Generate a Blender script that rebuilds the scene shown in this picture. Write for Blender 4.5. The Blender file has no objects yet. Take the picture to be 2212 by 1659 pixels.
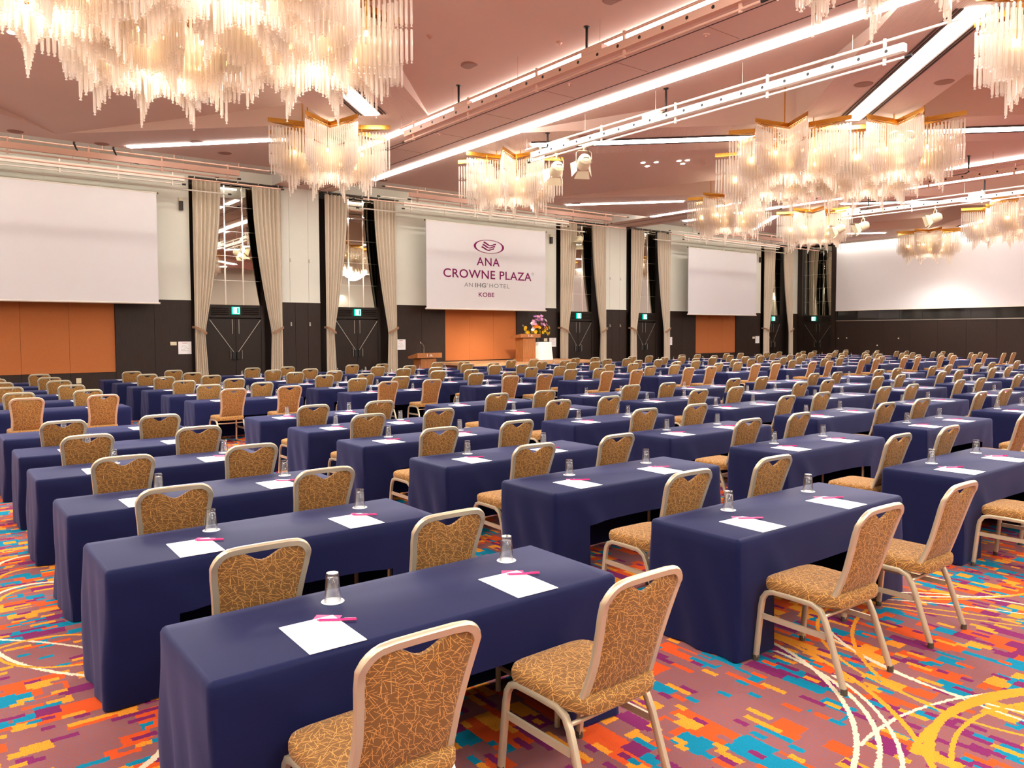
import bpy, bmesh, math, random
from mathutils import Vector, Matrix
R = random.Random(7)
S = bpy.context.scene
COL = S.collection
PI = math.pi
# ------------------------------------------------------------------ camera
cam = bpy.data.cameras.new('camera')
cam.sensor_width = 36.0
cam.lens = 36.0 * 1664.6 / 2212.0
cam.shift_y = -34.2 / 2212.0
cam.clip_start, cam.clip_end = 0.05, 200
co = bpy.data.objects.new('camera', cam); COL.objects.link(co)
yaw, pitch, roll = 0.65885, math.radians(2.63), 0.003
fw = Vector((math.sin(yaw)*math.cos(pitch), math.cos(yaw)*math.cos(pitch), -math.sin(pitch)))
co.location = (-0.696, -2.451, 1.756)
co.rotation_euler = (fw.to_track_quat('-Z', 'Y').to_matrix() @ Matrix.Rotation(-roll, 3, 'Z')).to_euler()
S.camera = co
# ------------------------------------------------------------------ world, exposure, light levels
w = bpy.data.worlds.new('world'); S.world = w; w.use_nodes = True
w.node_tree.nodes['Background'].inputs[0].default_value = (1, .85, .7, 1)
w.node_tree.nodes['Background'].inputs[1].default_value = 0.05
vs = S.view_settings
vs.view_transform = 'Standard'; vs.look = 'None'; vs.gamma = 1; vs.use_curve_mapping = False
vs.exposure = 1.08
STRIP = 11.5        # strip lights
STAR_W = 70.0
DOWN_W = 215.0       # unseen spots added for downward light       # STAR_W: lamps inside each chandelier star
SPOT_W = 1500.0      # stage spots
COVE = 12.0
cy = S.cycles
cy.max_bounces = 7; cy.diffuse_bounces = 4; cy.glossy_bounces = 3; cy.transmission_bounces = 4
cy.transparent_max_bounces = 28; cy.caustics_reflective = False; cy.caustics_refractive = False
cy.sample_clamp_indirect = 4.0

def lamp(name, kind, loc, energy, color=(1, .8, .58), **kw):
    l = bpy.data.lights.new(name, kind); l.energy = energy; l.color = color
    for k, v in kw.items(): setattr(l, k, v)
    o = bpy.data.objects.new(name, l); o.location = loc; COL.objects.link(o)
    return o
# ------------------------------------------------------------------ materials
def srgb(r, g, b):
    f = lambda c: (c/255/12.92 if c/255 <= .04045 else ((c/255+.055)/1.055)**2.4)
    return (f(r), f(g), f(b), 1)
class NT:
    """small node-tree writer"""
    def __init__(s, name):
        s.m = bpy.data.materials.new(name); s.m.use_nodes = True
        s.t = s.m.node_tree; s.t.nodes.clear()
        s.out = s.t.nodes.new('ShaderNodeOutputMaterial')
    def n(s, typ, ins=None, **props):
        nd = s.t.nodes.new('ShaderNode' + typ)
        for k, v in props.items(): setattr(nd, k, v)
        for k, v in (ins or {}).items(): s.put(nd.inputs[k], v)
        return nd
    def put(s, sock, v):
        if isinstance(v, bpy.types.NodeSocket): s.t.links.new(v, sock)
        elif isinstance(v, bpy.types.Node): s.t.links.new(v.outputs[0], sock)
        else: sock.default_value = v
    def math(s, op, a, b=None, c=None):
        nd = s.n('Math', operation=op); s.put(nd.inputs[0], a)
        if b is not None: s.put(nd.inputs[1], b)
        if c is not None: s.put(nd.inputs[2], c)
        return nd.outputs[0]
    def vmath(s, op, a, b=None, out=0):
        nd = s.n('VectorMath', operation=op); s.put(nd.inputs[0], a)
        if b is not None: s.put(nd.inputs[1], b)
        return nd.outputs[out]
    def mix(s, f, a, b):
        nd = s.n('MixRGB'); s.put(nd.inputs[0], f); s.put(nd.inputs[1], a); s.put(nd.inputs[2], b)
        return nd.outputs[0]
    def surf(s, sh): s.put(s.out.inputs[0], sh); return s.m
    def bsdf(s, color, rough=.6, metal=0., spec=.4, sheen=0., bump=None, bs=.2, bd=.01):
        b = s.n('BsdfPrincipled')
        s.put(b.inputs['Base Color'], color); s.put(b.inputs['Roughness'], rough)
        b.inputs['Metallic'].default_value = metal; b.inputs['Specular IOR Level'].default_value = spec
        if sheen: b.inputs['Sheen Weight'].default_value = sheen; b.inputs['Sheen Roughness'].default_value = .4
        if bump is not None:
            bn = s.n('Bump', {'Height': bump}); bn.inputs['Strength'].default_value = bs; bn.inputs['Distance'].default_value = bd
            s.put(b.inputs['Normal'], bn)
        return b
def plain(name, rgb, rough=.6, metal=0., spec=.4, noise=0., scale=8., sheen=0., bs=0.):
    t = NT(name); c = srgb(*rgb)
    tc = t.n('TexCoord')
    nz = t.n('TexNoise', {'Vector': tc.outputs['Object'], 'Scale': scale, 'Detail': 3.})
    col = c
    if noise:
        d = tuple(x*(1-noise) for x in c[:3]) + (1,); l = tuple(min(1, x*(1+noise)) for x in c[:3]) + (1,)
        col = t.mix(nz.outputs[0], d, l)
    return t.surf(t.bsdf(col, rough, metal, spec, sheen, nz.outputs[0] if bs else None, bs))
def emit(name, rgb, st):
    t = NT(name); e = t.n('Emission'); e.inputs[0].default_value = srgb(*rgb); e.inputs[1].default_value = st
    return t.surf(e)

M = {}
M['ceiling'] = plain('ceiling_pink', (216, 190, 176), .8, noise=.05, scale=.6, spec=.2)
def ribbed():
    t = NT('ceiling_ribbed'); tc = t.n('TexCoord')
    mp = t.n('Mapping', {'Vector': tc.outputs['Object']}); mp.inputs['Rotation'].default_value = (0, 0, PI/4)
    wv = t.n('TexWave', {'Vector': mp, 'Scale': 9.}); wv.inputs['Distortion'].default_value = 0
    c = srgb(216, 189, 176)
    return t.surf(t.bsdf(t.mix(wv.outputs[0], tuple(x*.93 for x in c[:3])+(1,), c), .8, spec=.2, bump=wv.outputs[0], bs=.25, bd=.01))
M['ribbed'] = ribbed()
M['groove'] = plain('dark_groove', (70, 52, 44), .8)
M['white_wall'] = plain('cream_wall', (232, 233, 220), .75, noise=.02, scale=1.5, spec=.25)
M['white_ceil'] = plain('white_cove', (232, 228, 222), .75, noise=.02, spec=.2)
def wood(name, rgb1, rgb2, sc, rough=.5, bs=.08):
    t = NT(name); tc = t.n('TexCoord')
    mp = t.n('Mapping', {'Vector': tc.outputs['Object']}); mp.inputs['Scale'].default_value = sc
    nz = t.n('TexNoise', {'Vector': mp, 'Scale': 3., 'Detail': 6., 'Roughness': .65})
    r = t.n('ValToRGB', {0: nz.outputs[0]})
    r.color_ramp.elements[0].position = .3; r.color_ramp.elements[1].position = .7
    r.color_ramp.elements[0].color = srgb(*rgb1); r.color_ramp.elements[1].color = srgb(*rgb2)
    return t.surf(t.bsdf(r.outputs[0], rough, spec=.35, bump=nz.outputs[0], bs=bs))
M['wenge'] = wood('dark_wenge', (33, 22, 17), (53, 38, 30), (24, 24, 1.0), .5)
M['wenge2'] = wood('dark_wenge_door', (28, 20, 15), (46, 33, 26), (26, 26, 1.2), .4)
M['oak'] = wood('lectern_wood', (150, 92, 50), (186, 122, 72), (14, 14, 1.2), .4)
M['stage_top'] = wood('stage_carpet', (190, 140, 95), (205, 155, 110), (3, 3, 3), .9)
M['stage_side'] = wood('stage_side', (70, 36, 24), (88, 46, 32), (3, 12, 3), .5)
def fabric(name, rgb, rough=.9):
    t = NT(name); tc = t.n('TexCoord')
    nz = t.n('TexNoise', {'Vector': tc.outputs['Object'], 'Scale': 90., 'Detail': 2.})
    c = srgb(*rgb)
    return t.surf(t.bsdf(t.mix(nz.outputs[0], tuple(x*.82 for x in c[:3])+(1,), tuple(min(1, x*1.15) for x in c[:3])+(1,)), rough, spec=.15, bump=nz.outputs[0], bs=.15))
M['orange'] = fabric('orange_fabric', (188, 114, 66))
M['screen'] = plain('screen_white', (226, 224, 226), .85, noise=.015, scale=3, spec=.15)
M['curtain'] = fabric('curtain_beige', (222, 210, 190))
M['tieback'] = fabric('tieback_brown', (160, 125, 98))
M['black'] = plain('black_plastic', (22, 20, 18), .5)
M['darkmetal'] = plain('dark_metal', (60, 52, 46), .4, .6)
M['steel'] = plain('pale_steel', (205, 200, 190), .3, .9)
M['white_metal'] = plain('white_painted_metal', (232, 226, 214), .4, spec=.5)
M['pink_metal'] = plain('pink_painted_metal', (200, 158, 138), .5, spec=.4)
M['ivory'] = plain('ivory_plastic', (226, 218, 184), .45)
def mirror():
    t = NT('mirror_glass')
    g = t.n('BsdfGlossy'); g.inputs[0].default_value = (.50, .48, .42, 1); g.inputs[1].default_value = .015
    return t.surf(g)
M['mirror'] = mirror()
M['chrome'] = plain('chrome', (225, 220, 210), .12, 1.)
M['smoked'] = plain('smoked_glass', (58, 56, 54), .06, .35, spec=.8)
def cloth():
    t = NT('navy_cloth'); tc = t.n('TexCoord')
    nz = t.n('TexNoise', {'Vector': tc.outputs['Object'], 'Scale': 400., 'Detail': 1.})
    n2 = t.n('TexNoise', {'Vector': tc.outputs['Object'], 'Scale': 2.2, 'Detail': 2.})
    a, b = srgb(8, 11, 42), srgb(13, 18, 62)
    bs = t.bsdf(t.mix(nz.outputs[0], a, b), t.math('ADD', t.math('MULTIPLY', n2.outputs[0], .08), .58), spec=.16, bump=nz.outputs[0], bs=.04, bd=.001)
    bs.inputs['Specular Tint'].default_value = (.75, .8, 1, 1); bs.inputs['Sheen Weight'].default_value = .16; bs.inputs['Sheen Roughness'].default_value = .5
    bs.inputs['Sheen Tint'].default_value = (.50, .55, 1, 1)
    return t.surf(bs)
M['cloth'] = cloth()
def chair_fabric():
    t = NT('chair_fabric'); tc = t.n('TexCoord')
    sp = t.n('SeparateXYZ', {0: tc.outputs['Object']}); X, Y, Z = sp.outputs
    tot = None
    u = t.math('ADD', X, t.math('MULTIPLY', Z, .45)); v = t.math('ADD', Y, t.math('MULTIPLY', Z, 1.35))
    for i in range(4):
        ca, sa = math.cos(i*1.3), math.sin(i*1.3)
        uu = t.math('ADD', t.math('ADD', t.math('MULTIPLY', u, ca), t.math('MULTIPLY', v, -sa)), .317*i)
        vv = t.math('ADD', t.math('ADD', t.math('MULTIPLY', u, sa), t.math('MULTIPLY', v, ca)), .171*i)
        pv = t.n('CombineXYZ', {0: uu, 1: vv})
        vo = t.n('TexVoronoi', {'Vector': pv, 'Scale': 25.+2.5*i}, voronoi_dimensions='2D')
        d = t.vmath('SUBTRACT', pv.outputs[0], vo.outputs['Position'])
        cs = t.n('SeparateColor', {0: vo.outputs['Color']})
        ang = t.math('MULTIPLY', cs.outputs[0], PI)
        ds = t.n('SeparateXYZ', {0: d})
        nrm = t.math('ABSOLUTE', t.math('SUBTRACT', t.math('MULTIPLY', ds.outputs[0], t.math('SINE', ang)), t.math('MULTIPLY', ds.outputs[1], t.math('COSINE', ang))))
        ln = t.math('LESS_THAN', nrm, .0008)
        tot = ln if tot is None else t.math('MAXIMUM', tot, ln)
    col = t.mix(tot, srgb(120, 85, 46), srgb(206, 152, 84))
    return t.surf(t.bsdf(col, .85, spec=.2, sheen=.1, bump=tot, bs=.1, bd=.002))
M['chair_fabric'] = chair_fabric()
M['champagne'] = plain('champagne_metal', (200, 188, 160), .34, .55, noise=.03)
M['foot'] = plain('dark_foot_cap', (70, 60, 48), .6)
M['paper'] = plain('white_paper', (250, 250, 250), .7, spec=.2)
M['pink'] = plain('magenta_card', (205, 60, 120), .5)
M['pen'] = plain('magenta_pen', (196, 34, 110), .25, spec=.6)
M['coaster'] = plain('coaster_white', (246, 246, 246), .8, spec=.2)
def glass():
    t = NT('clear_glass')
    lw = t.n('LayerWeight'); lw.inputs[0].default_value = .35
    tr = t.n('BsdfTransparent'); tr.inputs[0].default_value = (.93, .94, .95, 1)
    gl = t.n('BsdfGlossy'); gl.inputs[1].default_value = .03
    mx = t.n('MixShader'); t.put(mx.inputs[0], t.math('ADD', t.math('MULTIPLY', lw.outputs['Facing'], .55), .05))
    t.put(mx.inputs[1], tr.outputs[0]); t.put(mx.inputs[2], gl.outputs[0])
    return t.surf(mx)
M['glass'] = glass()
def rodmat():
    t = NT('acrylic_rod')
    tr = t.n('BsdfTransparent'); tr.inputs[0].default_value = (1, .96, .91, 1)
    di = t.n('BsdfDiffuse'); di.inputs[0].default_value = (.95, .9, .84, 1)
    tl = t.n('BsdfTranslucent'); tl.inputs[0].default_value = (.97, .9, .82, 1)
    gl = t.n('BsdfGlossy'); gl.inputs[1].default_value = .08
    a = t.n('MixShader'); a.inputs[0].default_value = .55; t.put(a.inputs[1], di.outputs[0]); t.put(a.inputs[2], tl.outputs[0])
    lw = t.n('LayerWeight'); lw.inputs[0].default_value = .3
    b = t.n('MixShader'); b.inputs[0].default_value = .58; t.put(b.inputs[1], tr.outputs[0]); t.put(b.inputs[2], a.outputs[0])
    c = t.n('MixShader'); t.put(c.inputs[0], t.math('MULTIPLY', lw.outputs['Facing'], .35)); t.put(c.inputs[1], b.outputs[0]); t.put(c.inputs[2], gl.outputs[0])
    return t.surf(c)
M['rod'] = rodmat()
M['gold'] = plain('gold_metal', (214, 158, 70), .25, .9)
M['bulb'] = emit('bulb_glow', (255, 214, 150), 30)
M['strip'] = emit('strip_light', (255, 251, 247), STRIP)
M['cove'] = emit('cove_light', (255, 246, 232), COVE)
M['down'] = emit('downlight_glow', (255, 246, 230), 12)
M['exit_white'] = emit('exit_white', (225, 255, 245), 2.2)
M['exit_green'] = emit('exit_green', (0, 150, 125), 1.4)
M['speaker'] = plain('speaker_grille', (150, 112, 96), .8)
M['logo'] = plain('logo_purple', (122, 0, 84), .8)
M['logo_grey'] = plain('logo_grey', (128, 134, 134), .8)
M['leaf'] = plain('leaf_green', (70, 110, 50), .5, noise=.3)
for k, c in dict(f_purple=(190, 120, 205), f_pink=(236, 176, 206), f_white=(250, 246, 244), f_red=(214, 30, 48), f_yellow=(250, 205, 30), f_orange=(250, 150, 40)).items():
    M[k] = plain(k, c, .6, noise=.12, scale=30)
M['white_cloth'] = plain('white_cloth', (250, 248, 246), .8)
M['map_ink'] = plain('map_ink', (185, 182, 180), .8)
M['map_red'] = plain('map_red', (190, 110, 105), .8)

def carpet():
    t = NT('carpet'); geo = t.n('NewGeometry'); pos = geo.outputs['Position']
    wob = t.n('TexNoise', {'Vector': pos, 'Scale': 60., 'Detail': 2.})
    p = t.vmath('ADD', pos, t.vmath('MULTIPLY', t.vmath('SUBTRACT', wob.outputs['Color'], (.5, .5, .5)), (.022, .022, 0)))
    sp = t.n('SeparateXYZ', {0: p}); x, y = sp.outputs[0], sp.outputs[1]
    swap = t.math('LESS_THAN', x, .85)
    u = t.math('ADD', t.math('MULTIPLY', x, swap), t.math('MULTIPLY', y, t.math('SUBTRACT', 1., swap)))
    v = t.math('ADD', t.math('MULTIPLY', y, swap), t.math('MULTIPLY', x, t.math('SUBTRACT', 1., swap)))
    def rnd(a, b, seed):
        c = t.n('CombineXYZ', {0: a, 1: b, 2: seed})
        return t.n('TexWhiteNoise', {'Vector': c}).outputs[0]
    grain = t.n('TexNoise', {'Vector': pos, 'Scale': 260., 'Detail': 1.})
    g = grain.outputs[0]
    heather = t.mix(t.math('GREATER_THAN', g, .52), srgb(136, 72, 57), srgb(96, 86, 105))
    heather = t.mix(.15, heather, srgb(138, 79, 72))
    orange = t.mix(g, srgb(184, 55, 17), srgb(201, 86, 38))
    amber = t.mix(t.math('GREATER_THAN', g, .56), srgb(210, 138, 41), srgb(194, 101, 28))
    teal = t.mix(g, srgb(0, 96, 126), srgb(17, 126, 151))
    plum = t.mix(g, srgb(95, 24, 72), srgb(122, 40, 89))
    def layer(L, H, seed):
        row = t.math('FLOOR', t.math('DIVIDE', v, H))
        off = t.math('MULTIPLY', rnd(row, 3., seed), L*7)
        stretch = t.math('ADD', .55, t.math('MULTIPLY', rnd(row, 9., seed+.5), .9))
        cell = t.math('FLOOR', t.math('DIVIDE', t.math('ADD', u, off), t.math('MULTIPLY', stretch, L)))
        return rnd(row, cell, seed+.25)
    # big blocks
    r1 = layer(.27, .14, 1.)
    col = t.mix(t.math('GREATER_THAN', r1, .60), heather, orange)
    col = t.mix(t.math('GREATER_THAN', r1, .82), col, teal)
    r2 = layer(.155, .085, 5.)
    for lo, c in ((.50, heather), (.66, orange), (.73, plum), (.82, teal), (.90, amber)):
        col = t.mix(t.math('GREATER_THAN', r2, lo), col, c)
    r3 = layer(.10, .034, 9.)
    for lo, c in ((.76, orange), (.79, heather), (.835, plum), (.905, amber), (.96, teal)):
        col = t.mix(t.math('GREATER_THAN', r3, lo), col, c)
    arcs = [  # centre x, y, radius, extent centre x, y, extent, half width, cream?
        (3.048,-2.000,1.068,3.06,-1.05,.52,.020,0),(2.912,-2.315,1.374,3.04,-1.03,.50,.016,0),(3.006,-1.946,.920,2.97,-1.13,.46,.011,0),
        (1.499,.258,1.678,2.82,-.56,.72,.014,0),(4.182,-1.306,1.288,3.59,-.27,.50,.011,0),(3.750,-.956,.736,3.19,-.79,.47,.010,0),
        (4.018,-.820,.974,3.44,-.34,.64,.010,0),(-1.003,-3.177,6.088,4.41,-.41,.9,.010,0),(15.411,4.781,12.256,4.33,-.44,.9,.009,0),
        (1.775,.385,1.362,2.64,-.51,.72,.012,1),(1.980,.012,1.025,2.66,-.55,.62,.012,1),(1.867,.037,1.182,2.66,-.76,.48,.010,1),
        (4.288,-.784,1.058,3.40,-.60,.75,.009,1),(5.615,-1.103,2.406,3.28,-.71,.7,.008,1),(2.676,-2.359,1.553,2.94,-.91,.52,.009,1),
        (3.842,-.863,1.083,4.68,-.29,.6,.009,1),(2.447,-1.609,2.444,4.52,-.36,.6,.008,1),
        (.883,2.877,1.300,-.20,2.25,.42,.012,1),(-1.9,1.129,2.275,-.17,2.58,.36,.010,1),(.072,2.597,.472,-.2,2.3,.3,.010,0),(-.228,2.307,.384,-.16,2.61,.26,.012,0),
        (-.204,1.175,.347,.06,.97,.25,.016,1),(-.032,4.461,.227,-.13,4.63,.18,.016,1),(-.073,4.088,.208,-.13,4.23,.18,.016,0),(-.106,3.598,.25,-.13,3.79,.2,.016,1),
        (-.083,3.543,.229,-.14,3.68,.2,.014,0),(1.1,-1.9,1.25,1.2,-.6,.6,.011,1),(1.0,-2.0,1.30,1.2,-.6,.6,.010,0),(5.6,1.0,1.6,4.6,.0,.8,.012,0),(5.9,1.2,1.9,4.6,.1,.8,.010,1)]
    cA = cC = None
    for (ax, ay, r, gx, gy, gr, hw, cream) in arcs:
        d = t.vmath('LENGTH', t.vmath('MULTIPLY', t.vmath('SUBTRACT', p, (ax, ay, 0)), (1, 1, 0)), out=1)
        on = t.math('COMPARE', d, r, hw)
        gd = t.vmath('LENGTH', t.vmath('MULTIPLY', t.vmath('SUBTRACT', pos, (gx, gy, 0)), (1, 1, 0)), out=1)
        on = t.math('MULTIPLY', on, t.math('LESS_THAN', gd, gr))
        if cream: cC = on if cC is None else t.math('MAXIMUM', cC, on)
        else: cA = on if cA is None else t.math('MAXIMUM', cA, on)
    col = t.mix(cC, col, t.mix(g, srgb(194, 177, 146), srgb(206, 194, 169)))
    col = t.mix(cA, col, t.mix(g, srgb(206, 119, 19), srgb(215, 148, 52)))
    return t.surf(t.bsdf(col, .95, spec=.1, bump=g, bs=.35, bd=.004))
M['carpet'] = carpet()
# ------------------------------------------------------------------ object helpers
class MB:
    def __init__(s): s.v = []; s.f = []; s.mi = []; s.cur = 0
    def add(s, vs, fs):
        b = len(s.v); s.v += [tuple(x) for x in vs]
        for f in fs: s.f.append(tuple(b+i for i in f)); s.mi.append(s.cur)
        return s
    def box(s, x0, x1, y0, y1, z0, z1):
        return s.add([(x0,y0,z0),(x1,y0,z0),(x1,y1,z0),(x0,y1,z0),(x0,y0,z1),(x1,y0,z1),(x1,y1,z1),(x0,y1,z1)],
                     [(0,3,2,1),(4,5,6,7),(0,1,5,4),(1,2,6,5),(2,3,7,6),(3,0,4,7)])
    def obox(s, a, b, up, w, h):
        """box bar from a to b, width w across, height h along up"""
        a, b, up = Vector(a), Vector(b), Vector(up).normalized()
        d = (b-a).normalized(); sd = d.cross(up).normalized(); up = sd.cross(d)
        vs = [p + sd*sx*w/2 + up*sz*h/2 for p in (a, b) for sx, sz in ((-1,-1),(1,-1),(1,1),(-1,1))]
        return s.add(vs, [(0,1,2,3),(7,6,5,4),(0,4,5,1),(1,5,6,2),(2,6,7,3),(3,7,4,0)])
    def sweep(s, path, prof, side=None, caps=True, closed=False):
        """sweep 2-D profile along a path; side = reference vector for profile x"""
        P = [Vector(p) for p in path]; n = len(P); k = len(prof); vs = []
        for i, p in enumerate(P):
            a = P[i-1] if (i or closed) else p; b = P[(i+1) % n] if (i < n-1 or closed) else p
            d = (b-a).normalized()
            ref = Vector(side[i] if isinstance(side, list) else side) if side is not None else (Vector((0,0,1)) if abs(d.z) < .9 else Vector((1,0,0)))
            sx = (ref - d*ref.dot(d)).normalized(); sy = d.cross(sx)
            vs += [p + sx*q[0] + sy*q[1] for q in prof]
        fs = []
        for i in range(n if closed else n-1):
            j = (i+1) % n
            for q in range(k): fs.append((i*k+q, i*k+(q+1) % k, j*k+(q+1) % k, j*k+q))
        if caps and not closed: fs += [tuple(range(k-1, -1, -1)), tuple((n-1)*k+q for q in range(k))]
        return s.add(vs, fs)
    def tube(s, path, r, n=6, caps=True):
        return s.sweep(path, [(r*math.cos(2*PI*i/n), r*math.sin(2*PI*i/n)) for i in range(n)], caps=caps)
    def lathe(s, prof, n=16, c=(0,0,0)):
        vs = []; fs = []
        for r, z in prof: vs += [(c[0]+r*math.cos(2*PI*i/n), c[1]+r*math.sin(2*PI*i/n), c[2]+z) for i in range(n)]
        for j in range(len(prof)-1):
            for i in range(n): fs.append((j*n+i, j*n+(i+1) % n, (j+1)*n+(i+1) % n, (j+1)*n+i))
        if prof[0][0] > 1e-6: fs.append(tuple(range(n-1, -1, -1)))
        if prof[-1][0] > 1e-6: fs.append(tuple((len(prof)-1)*n+i for i in range(n)))
        return s.add(vs, fs)
    def prism(s, pts, z0, z1):
        n = len(pts)
        return s.add([(x,y,z0) for x,y in pts]+[(x,y,z1) for x,y in pts],
                     [tuple(range(n-1,-1,-1)), tuple(range(n,2*n))]+[(i,(i+1)%n,n+(i+1)%n,n+i) for i in range(n)])
    def mesh(s, name, mats, smooth=False, auto=None):
        me = bpy.data.meshes.new(name); me.from_pydata(s.v, [], s.f); 
        for m in (mats if isinstance(mats, (list, tuple)) else [mats]): me.materials.append(M[m] if isinstance(m, str) else m)
        if any(s.mi): me.polygons.foreach_set('material_index', s.mi)
        bm = bmesh.new(); bm.from_mesh(me); bmesh.ops.remove_doubles(bm, verts=bm.verts, dist=1e-5); bmesh.ops.recalc_face_normals(bm, faces=bm.faces)
        if auto is not None:
            for e in bm.edges: e.smooth = not (len(e.link_faces) == 2 and e.calc_face_angle(0) > auto)
        bm.to_mesh(me); bm.free()
        if smooth or auto is not None: me.polygons.foreach_set('use_smooth', [True]*len(me.polygons))
        me.update(); return me
    def obj(s, name, mats, parent=None, smooth=False, auto=None, loc=None):
        return link(name, s.mesh(name, mats, smooth, auto), parent, loc)
def link(name, data, parent=None, loc=None, rotz=0):
    o = bpy.data.objects.new(name, data); COL.objects.link(o)
    if parent is not None: o.parent = parent
    if loc is not None: o.location = loc
    if rotz: o.rotation_euler[2] = rotz
    return o
def tag(o, label, cat, group=None):
    o['label'] = label; o['category'] = cat
    if group: o['group'] = group
    return o
def thing(name, label, cat, loc=(0,0,0), rotz=0, group=None):
    return tag(link(name, None, None, loc, rotz), label, cat, group)
def struct(o): o['kind'] = 'structure'; return o
ORD = ['first','second','third','fourth','fifth','sixth','seventh','eighth','ninth','tenth','eleventh','twelfth','thirteenth','fourteenth']
# ------------------------------------------------------------------ room shell
XL, XR, YF, YB = -4.6, 37.0, -11.3, 21.0
ZC = 6.3
struct(MB().box(XL-.3, XR+.3, YF-.3, YB+.5, -.1, 0).obj('floor', 'carpet'))
XC = [2.0, 16.2, 30.35]; YC = [7.2, -5.1]; H = 6.15; A = 1.6
def ceil_w(xc, yc, x, y):
    return ZC
cb = MB()   # flat ribbed arms
cc = MB()   # smooth recesses and their upright faces
def P3(x, y, z=ZC): return (x, y, z)
for xc in XC:
    for yc in YC:
        for sx in (-1, 1):
            for sy in (-1, 1):
                cb.add([P3(xc, yc+sy*A), P3(xc+sx*A, yc), P3(xc+sx*H, yc+sy*(H-A)), P3(xc+sx*H, yc+sy*H), P3(xc+sx*(H-A), yc+sy*H)], [(0,1,2,3,4)])
        cb.add([P3(xc, yc-A), P3(xc+A, yc), P3(xc, yc+A), P3(xc-A, yc)], [(0,1,2,3)])
        for sx in (-1, 1):   # side recess hinged on the beam edge
            a, b, c = P3(xc+sx*H, yc+H-A), P3(xc+sx*H, yc-H+A), P3(xc+sx*A, yc)
            ct = P3(xc+sx*A, yc, ZC+.78)
            cc.add([a, b, ct, c], [(0,1,2), (0,2,3), (1,3,2)])
    def diamond(y0, y1, z0, z1, full=True):
        # recess between two crossings: apex (xc,y1) at z1, apex (xc,y0) at z0, side corners .5 up
        ym = (y0+y1)/2; e = (y1-y0)/2
        S0, N0 = P3(xc, y0), P3(xc, y1); E0, W0 = P3(xc+e, ym), P3(xc-e, ym)
        S1, N1 = P3(xc, y0, z0), P3(xc, y1, z1); E1, W1 = P3(xc+e, ym, ZC+.5), P3(xc-e, ym, ZC+.5)
        v = [S0, N0, E0, W0, S1, N1, E1, W1]
        cc.add(v, [(4,6,5), (4,5,7), (0,2,6,4), (0,4,7,3), (2,1,5,6), (1,3,7,5)])
    diamond(YC[0]+A, YC[0]+2*H-A, ZC+.95, ZC)
    diamond(YC[1]+A, YC[0]-A, ZC+.6, ZC+.95)
    # strip between the last crossing and the wall cove
    yt = YC[0]+H; ya = YC[0]+2*H-A; yw = 18.45
    for sx in (-1, 1):
        cb.add([P3(xc, ya), P3(xc+sx*(H-A), yt), P3(xc+sx*H, yt), P3(xc+sx*H, yw), P3(xc, yw)], [(0,1,2,3,4)])
    cb.add([P3(xc-H, YF), P3(xc+H, YF), P3(xc+H, YC[1]-H), P3(xc-H, YC[1]-H)], [(0,1,2,3)])
ceil = struct(cb.obj('ceiling', 'ribbed'))
cc.obj('coffer', 'ceiling', ceil)
bm_ = MB()
BEAMS = [(XL, XC[0]-H), (XC[0]+H, XC[1]-H), (XC[1]+H, XC[2]-H), (XC[2]+H, XR)]
for i, (x0, x1) in enumerate(BEAMS):
    MB().box(x0, x1, YF, YB+.2, ZC, ZC+.5).obj('beam', 'ceiling', ceil)
    if i in (1, 2):
        for yy in [YF+3+1.9*k for k in range(15)]:
            MB().box(x0+.55, x1-.5, yy-.004, yy+.004, ZC-.003, ZC+.01).obj('panel_joint', 'speaker', ceil)
        for xx in (x0+.5, x0+.62, x1-.42):
            MB().box(xx-.012, xx+.012, YF, YB, ZC-.004, ZC+.01).obj('beam_groove', 'groove', ceil)
for xc in XC:      # white cove by the screen wall
    c = MB(); x0, x1 = xc-H+.01, xc+H-.01
    c.add([(x0,18.45,ZC),(x1,18.45,ZC),(x1,18.75,6.62),(x0,18.75,6.62),(x0,21.2,6.62),(x1,21.2,6.62)], [(0,1,2,3),(3,2,5,4)])
    for x in (x0, x1): c.add([(x,18.45,ZC),(x,18.75,6.62),(x,21.2,6.62),(x,21.2,ZC)], [(0,1,2,3)])
    c.obj('cove', 'white_ceil', ceil)
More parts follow.
